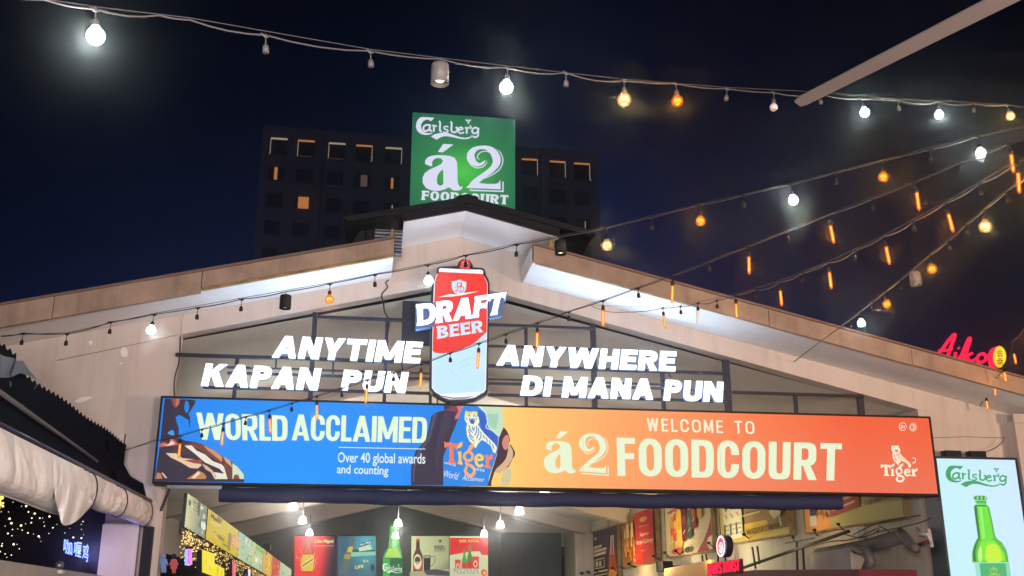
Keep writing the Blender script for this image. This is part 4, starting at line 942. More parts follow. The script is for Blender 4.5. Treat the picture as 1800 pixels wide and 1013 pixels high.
for p, k in LITE:
    e_, c_ = {'w': (42, (.92, 1, .95)), 'y': (22, (1, .66, .28)), 'a': (13, (1, .42, .07)), 't': (4, (1, .36, .05))}[k]
    lamp('bulb_light', 'POINT', tuple(p-Vector((0, 0, .02 if k != 't' else .06))), e_, c_, .05)
# the pole outside the frame that gathers the strings on the right
m = MB(); q = PY(1852, 235, -7.7); m.tube([(q.x+.25, q.y, 0), (q.x+.25, q.y, 6.4)], .06, 10)
o = m.build('light_pole', 'dark_steel'); tag(o, 'steel pole at the right that the strings of bulbs are tied to', 'pole')

# ================================================================== FAN, one blade reaching into the picture
fb = thing('outdoor_fan', 'large fan with one long pale blade reaching down from the upper right corner', 'fan', (2, -9, 5))
A = PY(1402, 182, -9.0); B = PZ(1765, -2, A.z); d = (B-A).normalized(); hub = B+d*.55
def blade(dirv, L_):
    side = dirv.cross(Vector((0, 0, 1))).normalized(); m = MB(); w0, w1, th = .042, .06, .008; tip = hub+dirv*L_; up_ = Vector((0, 0, .012))
    pr = lambda c, w, s: c+side*w*s
    s0 = hub+dirv*.12
    e = tip-dirv*.05
    up2 = (side*.35+Vector((0, 0, 1))).normalized()
    sd = (side-up2*side.dot(up2)).normalized()
    ring_ = []
    for c, w in ((s0, w1), (e, w0), (tip, w0*.75)):
        ring_.append([c+sd*w+up2*th, c-sd*w+up2*th, c-sd*w-up2*th, c+sd*w-up2*th])
    vs = sum(ring_, []); fs = [(0, 1, 2, 3), (11, 10, 9, 8)]
    for i in range(2):
        for k in range(4): k2 = (k+1) % 4; fs.append((i*4+k, (i+1)*4+k, (i+1)*4+k2, i*4+k2))
    m.add(vs, fs); m.build('blade', 'fan_paint', fb)
flat = Vector((-d.x, -d.y, 0)).normalized(); Lb = (A-hub).length
nrm = Vector((0, 0, 1))
for k in range(3): blade((Matrix.Rotation(R(120*k), 3, nrm) @ (-d)).normalized(), Lb)
m = MB(); m.tube([hub+nrm*.12, hub-nrm*.12], .12, 16); m.build('hub', 'can_paint', fb)
m = MB(); m.tube([hub, hub+Vector((0, 0, 1.2))], .02, 8); m.build('down_rod', 'can_paint', fb)

# ================================================================== LEFT STALL: awning, canvas, black wall, neon
AW = thing('stall_awning', 'dark corrugated metal awning with a torn foil corner along the left stalls', 'awning', (-3.2, -4, 2.9))
m = MB(); vs = []; fs = []
ZT = lambda y: 3.70+.012*math.sin(y*3.1)+(.10 if y < -5.2 else 0)
n = 300; y0, y1 = -8.5, -.42
for i in range(n+1):
    y = y0+(y1-y0)*i/n; a = .022*math.sin(i*math.pi/3)
    vs += [(-3.22, y, ZT(y)+a*.8), (-3.215, y, 3.42+a*.5), (-3.05+a*.1, y, 3.16+a*.3), (-2.94, y, 2.99)]
for i in range(n):
    for k in range(3): o_ = 4*i+k; fs.append((o_, o_+4, o_+5, o_+1))
m.add(vs, fs).build('corrugated_sheet', 'awning_sheet', AW, recalc=False)
m = MB(); vs = []; fs = []                      # lower strip near the hall, scalloped
n = 60; y0, y1 = -2.6, .2
for i in range(n+1):
    y = -1.9+(1.8)*i/n; a = .02*math.sin(i*math.pi/1.5); vs += [(-3.0, y, 3.20+a), (-2.92, y, 2.95)]
m.add(vs, [(2*i, 2*i+2, 2*i+3, 2*i+1) for i in range(n)]).build('lower_sheet', 'awning_sheet', AW, recalc=False)
m = MB(); m.tube([(-2.9, -8.5, 2.975), (-2.9, .02, 2.975)], .03, 8); m.build('front_pipe', 'dark_steel', AW)
m = MB(); m.tube([PX(-10, 682, -3.1), PX(170, 812, -3.05)], .022, 6); m.build('batten', 'grey_cord', AW)
m = MB()
f1 = [PX(*p, -3.16) for p in ((18, 664), (28, 634), (40, 634), (52, 652), (66, 668), (54, 662), (36, 656))]
m.add(f1, [(0, 1, 2), (0, 2, 6), (2, 3, 6), (3, 5, 6), (3, 4, 5)]); m.add([PX(*p, -3.17) for p in ((0, 622), (6, 626), (26, 630), (30, 640), (28, 655), (16, 664), (0, 664))], [(0, 1, 2, 3, 4, 5, 6)])
m.add([PX(*p, -3.15) for p in ((59, 684), (66, 674), (67, 676), (60, 685))], [(0, 1, 2, 3)]); m.add([PX(*p, -3.15) for p in ((17, 670), (20, 672), (20, 680), (17, 679))], [(0, 1, 2, 3)])
m.build('torn_foil', 'torn_foil', AW, recalc=False)
m = MB(); m.add([PX(*p, -3.19) for p in ((188, 776), (205, 774), (222, 782), (221, 790), (192, 792))], [(0, 1, 2, 3, 4)]); m.build('loose_flap', 'awning_sheet', AW, recalc=False)
m = MB()
for y in (-6.5, -3.6, -.8): m.bar((-2.95, y, 2.95), (-6, y, 4.2), .08)
m.build('rafter', 'dark_steel', AW)
m = MB(); m.add([(-3.1, -9, 3.05), (-3.1, -.45, 3.05), (-7, -.45, 3.3), (-7, -9, 3.3)], [(0, 1, 2, 3)]); m.build('canopy_cloth', 'black_cloth', AW, recalc=False)
m = MB(); m.box(-2.92, -.20, 0, -2.80, -.06, 2.62); m.build('post', 'black_plastic', AW)

CV = thing('canvas_blind', 'dirty cream canvas rolled up and tied under the left awning', 'canvas', (-2.85, -3, 2.7))
m = MB(); vs = []; fs = []; n, k = 220, 34
random.seed(3)
prof = cat([(0, 0), (.02, -.14), (.035, -.36), (.045, -.62), (.035, -.86), (-.01, -.99), (-.08, -1.0), (-.14, -.86), (-.15, -.5)], 6)
prof = [prof[int(i*(len(prof)-1)/(k-1))] for i in range(k)]
crs = [(random.uniform(-8, .1), random.uniform(-.5, .5), random.uniform(.03, .08), random.uniform(.010, .028)) for _ in range(46)]
ties = (-3.45, -1.95, -.35)
for i in range(n+1):
    y = -8.2+8.36*i/n
    left = 1/(1+math.exp((y+3.55)*4)); H = .335+.165*left+.02*math.sin(y*1.3)-.07*math.exp(-((y+3.15)/.3)**2)
    puff = 1+1.1*left
    for q, (px_, pz_) in enumerate(prof):
        d = 0
        for y0_, sl, w_, a_ in crs: d -= a_*math.exp(-((y-y0_-sl*(pz_+.5))/w_)**2)*math.sin(min(1, -pz_)*math.pi)
        for yt in ties:
            d -= .020*math.exp(-((y-yt)/.05)**2)
            dy_ = y-yt; d += .016*math.cos(10*math.atan2(dy_, pz_+.55+.001))*math.exp(-(dy_/.35)**2)*(1 if abs(dy_) > .04 else 0)
        vs.append((-2.885+(px_*puff+d if px_ > -.05 else px_), y, 2.955+pz_*H))
m.add(vs, [(i*k+q, i*k+q+1, (i+1)*k+q+1, (i+1)*k+q) for i in range(n) for q in range(k-1)], sm=True)
m.add(vs[-k:], [tuple(range(k))])
m.build('canvas_roll', 'canvas', CV, recalc=False)
# loose gathered corner that hangs below the knot
m = MB(); vs = []; fs = []; nu, nv = 26, 22
edge_t = cat([(96, 858), (112, 852), (128, 850), (140, 860), (152, 868), (160, 880)], 6); edge_b = cat([(97, 880), (103, 900), (109, 921), (121, 923), (137, 914), (152, 899), (164, 885)], 6)
for i in range(nu+1):
    a_ = edge_t[min(len(edge_t)-1, int(i/nu*(len(edge_t)-1)))]; b_ = edge_b[min(len(edge_b)-1, int(i/nu*(len(edge_b)-1)))]
    for j in range(nv+1):
        s = j/nv; x_ = -2.79+.02*math.sin(s*3.14)+.016*math.sin(i*.75+s*1.2)*(.2+s)+.010*(1-abs(math.sin(i*.33-s*.8)))**2
        vs.append(PX(a_[0]+(b_[0]-a_[0])*s, a_[1]+(b_[1]-a_[1])*s, x_))
m.add(vs, [(i*(nv+1)+j, (i+1)*(nv+1)+j, (i+1)*(nv+1)+j+1, i*(nv+1)+j+1) for i in range(nu) for j in range(nv)], sm=True)
m.build('loose_corner', 'canvas', CV, recalc=False)
for y in (-3.45, -1.95, -.35):
    m = MB(); m.tube([(-2.90+.11*math.cos(R(a)), y, 2.955-(.17 if y > -3 else .2)+(.18 if y > -3 else .215)*math.sin(R(a))) for a in range(0, 361, 20)], .008, 5); m.build('tie_cord', 'cord', CV)

# black stall wall with fairy lights and a blue neon
BWX = -3.47
MB().box(-3.65, -9, 0, BWX, -.02, 3.04).build('stall_wall_tmp', 'black_cloth'); o = bpy.data.objects['stall_wall_tmp']; o.name = 'stall_wall'; tag(o, 'black cloth wall of the left stall behind the fairy lights', 'wall')
FL = thing('fairy_light_curtain', 'scattered tiny white fairy lights on the black stall wall at left', 'fairy lights', (BWX, -4, 2))
pts = [(15, 900), (17, 912), (20, 920), (22, 931), (38, 890), (46, 890), (50, 900), (56, 911), (60, 886), (65, 886), (73, 883), (84, 891), (84, 894), (75, 911), (77, 918), (78, 925), (87, 908), (9, 925), (31, 930), (37, 924), (45, 921), (39, 932), (14, 938), (21, 942), (59, 939), (68, 943), (70, 946), (72, 952), (49, 937), (4, 956), (3, 960), (24, 957), (30, 957), (0, 970), (9, 974), (20, 976), (100, 922), (123, 929), (114, 937), (143, 922), (146, 917), (143, 931), (147, 940), (143, 946), (129, 945), (23, 883), (70, 911), (86, 938), (93, 928), (5, 890), (2, 900), (61, 903), (55, 919), (0, 884), (12, 980), (34, 965)]
fm = mesh_of(MB().lathe([(0, .011), (.009, .006), (.011, 0), (.009, -.006), (0, -.011)], n=8), 'bulb', 'fairy')
for u, v in pts: inst('bulb', fm, FL, tuple(PX(u, v, BWX+.015)), (0, 0, 0), random.choice((.35, .5, .7, 1)))
for c0 in (0, 14, 28, 40):
    seg = [PX(u, v, BWX+.008) for u, v in pts[c0:c0+12]]; MB().tube(seg, .0007, 3).build('wire', 'black_plastic', FL)
fo = thing('fairy_light_cluster', 'orange glowing bunch of fairy lights under the canvas at the left edge', 'fairy lights', tuple(PX(4, 882, -3.2)))
fm2 = mesh_of(MB().lathe([(0, .016), (.013, .009), (.016, 0), (.013, -.009), (0, -.016)], n=8), 'bulb', 'amber_lamp')
for i in range(9): inst('bulb', fm2, fo, tuple(PX(random.uniform(-6, 8), random.uniform(874, 893), -3.2)), (0, 0, 0), random.uniform(.6, 1.3))
NE = thing('neon_sign', 'small blue neon sign of three Chinese characters on the black stall wall', 'sign', tuple(PX(135, 970, BWX+.05)))
na = MB()
vsx = []
for ch, q in (('咖', [(111, 972), (127, 978), (127, 952), (113, 946)]), ('喱', [(129, 978), (142, 982), (144, 954), (131, 952)]), ('鸡', [(144, 984), (154, 989), (157, 957), (146, 956)])):
    vs_, fs_t = text_tris(ch, .012); f = quadmap(*q); P_ = [PX(*f(p), BWX+.07) for p in vs_]
    na.add(P_, fs_t)
na.build('neon_tubes', 'neon_blue', NE, recalc=False)
p = PX(133, 966, BWX+.03); m = MB(); m.box(BWX+.002, p.y-.05, p.z-.02, BWX+.055, p.y+.05, p.z+.02); m.build('mount', 'black_plastic', NE)
lamp('neon_light', 'POINT', tuple(PX(165, 972, -3.35)), 15, (.40, .34, 1), .15)
# pale counter beam with a small chrome camera on it
m = MB(); m.bar(PX(-20, 1000, -3.25), PX(172, 1024, -3.25), .12, .16); o = m.build('counter_beam', 'concrete'); tag(o, 'pale grey beam across the bottom left corner below the fairy lights', 'beam')
cm = thing('dome_lamp', 'small round chrome lamp standing on the grey beam by the blue neon', 'lamp', tuple(PX(104, 1004, -3.2)))
p = PX(104, 994, -3.2); MB().lathe([(0, .05), (.03, .042), (.047, .02), (.05, 0), (.047, -.02), (.03, -.042), (0, -.05)], tuple(p), 14).build('globe', 'grey_sheet', cm); MB().box(p.x-.05, p.y-.06, p.z-.085, p.x+.05, p.y+.06, p.z-.052).build('base', 'pale_plastic', cm)
# junction box, restroom figures
jb = thing('junction_box', 'pale grey junction box on the wall at the end of the awning', 'box', tuple(PY(207, 773, 0)))
p = PY(207, 773, -.03); MB().box(p.x-.10, -.08, p.z-.075, p.x+.09, -.004, p.z+.075).build('body', 'pale_plastic', jb); m = MB(); m.tube([(p.x+.095, -.03, p.z+.08), (p.x+.095, -.03, p.z-.12)], .006, 5); m.build('cable', 'cord', jb)
def figure(u, col, label, dress):
    t = thing('restroom_sign', label, 'sign', tuple(PY(u, 990, -.01)))
    Q = lambda *pl: [(PY(u+a, b, 0).x, PY(u+a, b, 0).z) for a, b in pl]
    mm = bpy.data.materials.new('figure_paint'); mm.use_nodes = True; mm.node_tree.nodes['Principled BSDF'].inputs['Base Color'].default_value = (*col, 1); M['fig'] = mm
    if dress: bodyp = Q((-5, 984), (-8, 1004), (-4, 990), (-3, 1007), (3, 1007), (4, 990), (8, 1000), (5, 984))
    bodyp = Q((-5, 982), (5, 982), (8, 993), (6.5, 994), (4.6, 989), (4.5, 993), (4.2, 1007), (.8, 1007), (.2, 997), (-.6, 1007), (-4, 1007), (-4.6, 993), (-4.6, 989), (-6.5, 994), (-8, 993)) if not dress else Q((-4, 983), (4, 983), (8, 993), (6.5, 995), (4.2, 990), (6, 1000), (3.4, 1000), (3, 1008), (.5, 1008), (0, 1000), (-.5, 1008), (-3, 1008), (-3.4, 1000), (-6, 1000), (-4.2, 990), (-6.5, 995), (-8, 993))
    MB().slab(bodyp, -.022, -.004).build('body', 'fig', t)
    MB().slab(Q(*ell(0, 977.5, 4.4, 4.2, 16)), -.022, -.004).build('head', 'fig' if not dress else 'black_plastic', t)
figure(288, (.10, .20, .42), 'blue restroom figure of a man on the left pier', False)
figure(306, (.42, .03, .03), 'red restroom figure of a woman on the left pier', True)
# loose black feed cable down the left jamb, and cable at the frame by the gable
def cable(label, pts, y, r=.009, mt='cord'):
    o = MB().tube([PY(u, v, y) for u, v in cat(pts, 5)], r, 5).build('hanging_cable', mt); return tag(o, label, 'cable')
cable('black cable hanging down the left edge of the opening to the long sign', [(317, 592), (316, 622), (314, 640), (308, 660), (306, 680), (307, 702)], -.06)
cable('tangled black cable dangling from the left eaves near the can sign', [(684, 492), (678, 497), (681, 505), (671, 518), (674, 532), (676, 548), (684, 566), (681, 590)], -.14, .011)
cable('white cable stub below the left eaves soffit', [(325, 552), (321, 566), (320, 590), (318, 615)], -.02, .008, 'pale_plastic')
cable('thin cable looping from the lightbox flood lamps up to the right pier', [(1682, 797), (1700, 800), (1722, 797), (1745, 790), (1760, 779), (1766, 768)], -.2, .006)
cable('wire drooping under the middle of the rolled blind', [(795, 855), (812, 868), (822, 871), (838, 868), (852, 857)], -.47, .005)

# ================================================================== INSIDE THE HALL
# pendants
PD = None
def pendant(loc, L_, label, group, big=1):
    t = thing('pendant_lamp', label, 'lamp', loc, group)
    x, y, z = loc
    sh = inst('shade', ME['shade'], t, loc, (0, 0, 0), big)
    m = MB(); m.tube([(x, y, z+.10), (x, y, z+.10+L_)], .012, 6); m.lathe([(.03, .0), (.03, .06), (.012, .09)], (x, y, z+.08), 10); m.build('cord', 'black_plastic', t)
    lamp('pendant_and_fill_glow', 'POINT', (x, y, z-.25), 18, (1, .95, .84), .12)
    lamp('pendant_and_fill_glow', 'AREA', (x, y, z+.16), 100, (1, .92, .80), .3, (x, y, z+5))
    lamp('pendant_and_fill_glow', 'AREA', (x, y, z-.12), 60, (1, .92, .80), .3, (x, y, z-5))
ME['shade'] = mesh_of(MB().lathe([(.02, .13), (.05, .125), (.085, .09), (.11, .03), (.122, -.04), (.125, -.09), (0, -.092)], n=20), 'shade', 'pendant_light')
for x_ in (-1.73, 4.1): lamp('pendant_and_fill_glow', 'AREA', (x_, 3.9, 4.0), 14, (1, .93, .82), .4, (x_, 3.6, 9))  # added uplights with no pendant, brighten the ceiling behind the letters
gl, gr = 'pendant lamps along the left side of the hall', 'pendant lamps along the right side of the hall'
pendant((-1.73, 12.03, 4.0), .42, 'white bell pendant lamp left of centre, nearest hanging one of its row', gl)
pendant((-1.72, 16.66, 4.0), .6, 'white bell pendant lamp left of centre, middle of its row', gl)
pendant((-1.76, 22.2, 4.0), .5, 'white bell pendant lamp in front of the red bottle poster', gl)
pendant((4.16, 12.5, 4.0), .6, 'white bell pendant lamp right of centre, nearest hanging one of its row', gr)
pendant((4.3, 17.4, 4.0), .6, 'white bell pendant lamp right of centre, middle of its row', gr)
pendant((4.3, 21.7, 4.0), .6, 'white bell pendant lamp above the red and white drinks poster', gr)
pendant((1.13, 17.37, 4.0), 1.1, 'white bell pendant lamp on the centre line, nearer one', 'pendant lamps on the centre line')
pendant((1.26, 23.4, 4.0), .9, 'white bell pendant lamp on the centre line, by the neck of the green bottle', 'pendant lamps on the centre line')
for x, lb in ((-1.73, 'white lamp just showing under the long sign, left one'), (4.08, 'white lamp just showing under the long sign, right one')):
    pendant((x, 8.15, 4.02), .5, lb, gl if x < 0 else gr, 1.0)

# posters on the back wall
YW = 29.9
def poster(u0, u1, label, fn, v0=942.5, v1=1060):
    pl = lambda u, v: PY(u, v, YW)
    a, b = pl(u0, v1), pl(u1, v0); t = thing('wall_poster', label, 'poster', ((a.x+b.x)/2, YW, a.z))
    MB().box(a.x-.03, YW+.003, a.z-.03, b.x+.03, YW+.09, b.z+.03).build('frame', 'black_plastic', t)
    ar = Art(pl, (0, -1, 0), .004); fn(ar, [(u0, v1), (u1, v1), (u1, v0), (u0, v0)]); ar.build('print', 'backlit_print', t, recalc=False)
pz = Z(510, 920, 9.474)
def bottle(a, x, y0, y1, w, glass, label, neck=.42, cap=None):
    h = y1-y0; ys = y0+h*neck
    a.poly([(x-w*.16, y0), (x+w*.16, y0), (x+w*.2, ys-h*.1), (x+w*.46, ys+h*.08), (x+w*.5, ys+h*.16), (x+w*.5, y1), (x-w*.5, y1), (x-w*.5, ys+h*.16), (x-w*.46, ys+h*.08), (x-w*.2, ys-h*.1)], glass)
    a.poly([(x-w*.44, y0+h*.62), (x+w*.44, y0+h*.62), (x+w*.44, y1-h*.06), (x-w*.44, y1-h*.06)], label)
    if cap: a.poly([(x-w*.18, y0-h*.01), (x+w*.18, y0-h*.01), (x+w*.18, y0+h*.06), (x-w*.18, y0+h*.06)], cap)
def p1(a, q):
    a.grid(q, lambda s, t: mix((236, 58, 62), (44, 38, 58), (s-.48-.25*t)/.3), 16, 10)
    a.poly(pz((300, 240), (325, 240), (340, 310), (370, 420), (390, 520), (395, 760), (370, 815), (210, 815), (185, 760), (200, 540), (230, 430), (270, 320)), (150, 46, 30)); a.poly(pz((292, 300), (330, 300), (350, 420), (372, 510), (215, 510), (250, 420)), (214, 84, 44))
    a.poly(pz((205, 520), (392, 520), (398, 640), (380, 800), (205, 800), (190, 660)), (222, 194, 72)); a.quads(ribbon(pz((190, 720, 6), (390, 590, 6)), smooth=False), (240, 222, 130))
    a.poly(pz((200, 700), (380, 585), (382, 610), (204, 726)), (120, 84, 40))
    for s in (((140, 410), (170, 440), (195, 500)), ((100, 530), (120, 590), (160, 580)), ((470, 560), (430, 600), (420, 660)), ((400, 490), (412, 560)), ((175, 560), (180, 700), (200, 800)), ((450, 650), (420, 690), (400, 760))): a.line(pz(*s), .9, (238, 196, 150))
    a.text('San Miguel', pz((455, 342), (725, 342), (725, 270), (455, 270)), (250, 232, 170), .03, .1); a.ring(*pz((425, 300))[0], 1.8, 3, 1.3, (250, 196, 60)); a.line(pz((400, 378), (720, 378)), .8, (250, 220, 190), False)
poster(517.5, 590, 'red backlit poster of an amber bottle splashing, leftmost on the back wall', p1)
def p2(a, q):
    a.grid(q, lambda s, t: mix(mix((76, 110, 124), (54, 96, 118), t), (96, 190, 196), max(0, 1-math.hypot(s-.75, t-.88)*1.9)), 12, 12)
    a.poly(pz((1020, 480), (1420, 470), (1420, 530), (1000, 560)), (140, 206, 176)); a.poly(pz((880, 470), (1060, 440), (1410, 436), (1410, 470), (1040, 478)), (44, 66, 64))
    a.poly(pz((1030, 244), (1080, 256), (1050, 390), (1020, 500), (1005, 610), (990, 700), (940, 850), (820, 820), (870, 690), (890, 580), (950, 430), (990, 380)), (98, 112, 104)); a.poly(pz((975, 395), (1050, 385), (1030, 490), (945, 480)), (214, 184, 72)); a.poly(pz((905, 520), (1010, 510), (1000, 600), (890, 590)), (164, 150, 84))
    a.poly(pz((1150, 340), (1350, 280), (1355, 350), (1160, 400)), (44, 82, 140)); a.text('San Mig', pz((1165, 385), (1345, 335), (1340, 290), (1160, 345)), (236, 240, 220), .03); a.poly(pz((1140, 410), (1330, 350), (1370, 440), (1150, 470)), (206, 224, 190))
    a.text('LIFE', pz((1085, 760), (1225, 740), (1225, 690), (1085, 710)), (232, 226, 120), .03); a.text('IS A', pz((1215, 650), (1310, 650), (1310, 610), (1215, 610)), (232, 226, 140), .03); a.poly(pz((1340, 700), (1390, 690), (1400, 780), (1350, 790)), (60, 66, 50), smooth=True)
poster(593.5, 661, 'teal beach poster with a slanted bottle and the word LIFE', p2)
gz = Z(650, 840, 4.5)
bb = thing('bottle_sign', 'giant green bottle shaped light sign in the middle of the back wall', 'sign', tuple(PY(690, 1060, 29.6)))
def slabpx(pts, y, d): return MB().slab([(PY(u, v, y).x, PY(u, v, y).z) for u, v in pts], y, y+d)
bo = gz((160, 372), (228, 372), (232, 540), (250, 580), (258, 640), (258, 990), (102, 990), (104, 640), (118, 590), (148, 545))
slabpx(bo, 29.62, .2).build('cabinet', 'dark_steel', bb)
ar = Art(lambda u, v: PY(u, v, 29.6), (0, -1, 0), .004)
ar.poly(bo, (72, 176, 62)); ar.poly(gz((170, 385), (205, 385), (212, 540), (180, 560)), (112, 206, 84)); ar.poly(gz((120, 625), (150, 560), (215, 552), (240, 600), (246, 628)), (170, 216, 74)); ar.poly(gz((104, 634), (257, 634), (257, 990), (102, 990)), (26, 104, 60)); ar.poly(gz((104, 640), (160, 640), (150, 990), (102, 990)), (64, 178, 72)); ar.line(gz((104, 632), (257, 632)), 1.1, (160, 226, 140), False)
carlsberg(ar, lambda x, y: gz((100+(x-175)*.245, 678+(y-90)*.35))[0], .06, (226, 240, 220))
ar.poly(gz((160, 362), (228, 362), (226, 384), (162, 384)), (40, 120, 70)); ar.build('printed_face', 'backlit_print', bb, recalc=False)
slabpx(gz((56, 660), (110, 640), (112, 990), (50, 990)), 29.8, .08).build('side_panel', 'p_green' if 'p_green' in M else 'back_paint', bb)
def p4(a, q):
    a.grid(q, lambda s, t: mix(mix((214, 220, 164), (150, 156, 116), s*.8), (58, 58, 70), max(0, min(1, (.52-t)*2.2+(s-.6)))), 12, 14)
    ez = Z(720, 860, 6.62)
    bottle(a, *ez((97, 580))[0], 1006, 17, (84, 40, 32), (206, 72, 52), .40, (214, 92, 56))
    a.poly(ez(*ell(92, 845, 46, 88, 20)), (230, 222, 190)); a.poly(ez(*ell(92, 830, 34, 46, 16)), (70, 50, 46)); a.text('STOUT', ez((55, 880), (130, 870), (130, 840), (55, 850)), (238, 230, 190), .03)
    a.poly(ez((160, 770), (245, 770), (240, 945), (166, 950)), (42, 34, 44)); a.line(ez((245, 790), (288, 785), (290, 850), (244, 905)), 1.1, (96, 90, 84)); a.poly(ez((166, 775), (238, 775), (236, 800), (168, 805)), (160, 150, 120))
    a.text('ANKER', ez((280, 690), (400, 690), (400, 655), (280, 655)), (50, 50, 52), .03); a.text('STOUT', ez((290, 718), (420, 718), (420, 690), (290, 690)), (50, 50, 52), .03); a.line(ez((280, 730), (430, 728)), .5, (60, 60, 60), False); a.poly(ez((330, 590), (380, 590), (355, 635)), (92, 96, 74))
    a.poly(ez((0, 960), (460, 930), (460, 1013), (0, 1013)), (170, 168, 130)); a.poly(ez((160, 950), (300, 930), (460, 960), (460, 1010), (200, 1000)), (70, 68, 74))
poster(723, 789, 'pale poster of a stout bottle beside a dark glass mug', p4)
def p5(a, q):
    a.grid(q, lambda s, t: mix((214, 222, 172), (190, 186, 150), 1-t), 6, 10); ez = Z(720, 860, 6.62)
    a.poly(ez((470, 566), (912, 570), (916, 768), (840, 765), (815, 725), (740, 725), (600, 745), (468, 770)), (222, 44, 48)); a.text('BIR KITA', ez((580, 622), (810, 620), (810, 586), (580, 590)), (244, 196, 90), .03)
    bottle(a, ez((700, 640))[0][0], ez((700, 640))[0][1], 1004, 10, (58, 140, 62), (196, 50, 46), .42, (222, 90, 60)); bottle(a, ez((636, 700))[0][0], ez((636, 700))[0][1], 1004, 9.5, (84, 160, 70), (206, 60, 50), .42, (222, 90, 60))
    for x, y, w in ((560, 820, 60), (765, 785, 76)):
        a.poly(ez((x-w/2, y), (x+w/2, y), (x+w/2+3, y+20), (x+w/2, 930), (x-w/2, 930), (x-w/2-3, y+20)), (214, 62, 46)); a.poly(ez(*ell(x, y+85, w*.32, 42, 14)), (240, 200, 170)); a.poly(ez(*ell(x, y+85, w*.18, 24, 12)), (190, 40, 40))
    a.poly(ez((500, 925), (800, 925), (810, 985), (520, 990)), (178, 180, 160))
    for k_ in range(16): u, v = 510+k_*19, 935+(k_*37 % 45); a.poly(ez((u, v), (u+14, v-6), (u+18, v+10), (u+4, v+14)), (226, 228, 210) if k_ % 2 else (140, 140, 120))
    a.poly(ez(*ell(862, 975, 34, 40, 16)), (222, 74, 44)); a.poly(ez(*ell(866, 978, 18, 22, 12)), (236, 190, 120))
poster(790.5, 858, 'red and cream poster of green bottles and cans, right of the stout poster', p5)

# picture boards on the right wall
XB = 8.53
def board(label, u0, u1, zt_, zb_, fn, mt='paper_print', y0=None, y1=None):
    ya = PX(u0, 950, XB).y if y0 is None else y0; yb = PX(u1, 950, XB).y if y1 is None else y1
    t = thing('wall_picture', label, 'picture', (XB, (ya+yb)/2, zb_)); w = .035
    m = MB(); m.box(XB-.02, yb-w, zb_-w, XB+.10, ya+w, zb_); m.box(XB-.02, yb-w, zt_, XB+.10, ya+w, zt_+w); m.box(XB-.02, yb-w, zb_, XB+.10, yb, zt_); m.box(XB-.02, ya, zb_, XB+.10, ya+w, zt_); m.build('frame', 'old_timber', t)
    pl = lambda s, v: Vector((XB, ya+(yb-ya)*s, zb_+(zt_-zb_)*v))
    a = Art(pl, (-1, 0, 0), .003); fn(a); a.build('print', mt, t, recalc=False)
QF = [(0, 0), (1, 0), (1, 1), (0, 1)]
def r0(a):
    a.grid(QF, lambda s, t: (92, 92, 96), 4, 4); random.seed(5)
    for i in range(60):
        x, y = random.random()*.9, random.random()*.75; c_ = random.choice([(60, 60, 66), (120, 120, 122), (150, 148, 146), (74, 74, 80)]); a.poly([(x, y), (x+.1, y+.02), (x+.08, y+.2), (x+.01, y+.17)], c_)
    a.poly([(0, .82), (1, .82), (1, 1), (0, 1)], (64, 80, 82)); 
    for x in (.25, .5, .75): a.line([(x, .82), (x, 1)], .012, (40, 48, 50), False)
board('grey picture board with dark sketches, farthest on the right wall', 0, 0, 4.05, 2.35, r0, y0=25.5, y1=23.7)
def r1(a):
    a.grid(QF, lambda s, t: mix((66, 58, 66), (88, 76, 84), t), 4, 4)
    a.poly([(.62, .1), (.78, .06), (.95, .1), (.92, .3), (.88, .55), (.84, .62), (.70, .62), (.66, .4)], (190, 84, 52)); a.poly([(.72, .45), (.86, .45), (.86, .82), (.80, .84), (.74, .8)], (222, 196, 170)); a.poly([(.76, .4), (.82, .4), (.82, .8), (.79, .8)], (140, 60, 44)); a.poly([(.58, .04), (.9, .0), (1, .14), (.7, .16)], (226, 150, 84))
    for y, w in ((.63, .45), (.55, .7), (.47, .66)): a.poly([(.06, y), (.06+w*.75, y+.02), (.06+w*.75, y+.075), (.06, y+.055)], (214, 196, 160))
    a.quads([[(.08, .2), (.5, .22), (.5, .24), (.08, .22)], [(.08, .38), (.5, .40), (.5, .42), (.08, .40)], [(.08, .2), (.10, .2), (.10, .4), (.08, .4)], [(.48, .22), (.5, .22), (.5, .42), (.48, .42)]], (214, 196, 160))
    for x in (.14, .28): a.poly([(x, .25), (x+.1, .255), (x+.1, .36), (x, .355)], (206, 186, 150))
    for y in (.12, .05): a.poly([(.08, y), (.62, y+.02), (.62, y+.05), (.08, y+.03)], (214, 196, 160))
    a.poly([(.12, .82), (.2, .83), (.2, .88), (.12, .87)], (210, 200, 190))
board('dark brown picture board of a bottle above a flame with cream writing', 1042, 1086, 4.16, 2.5, r1)
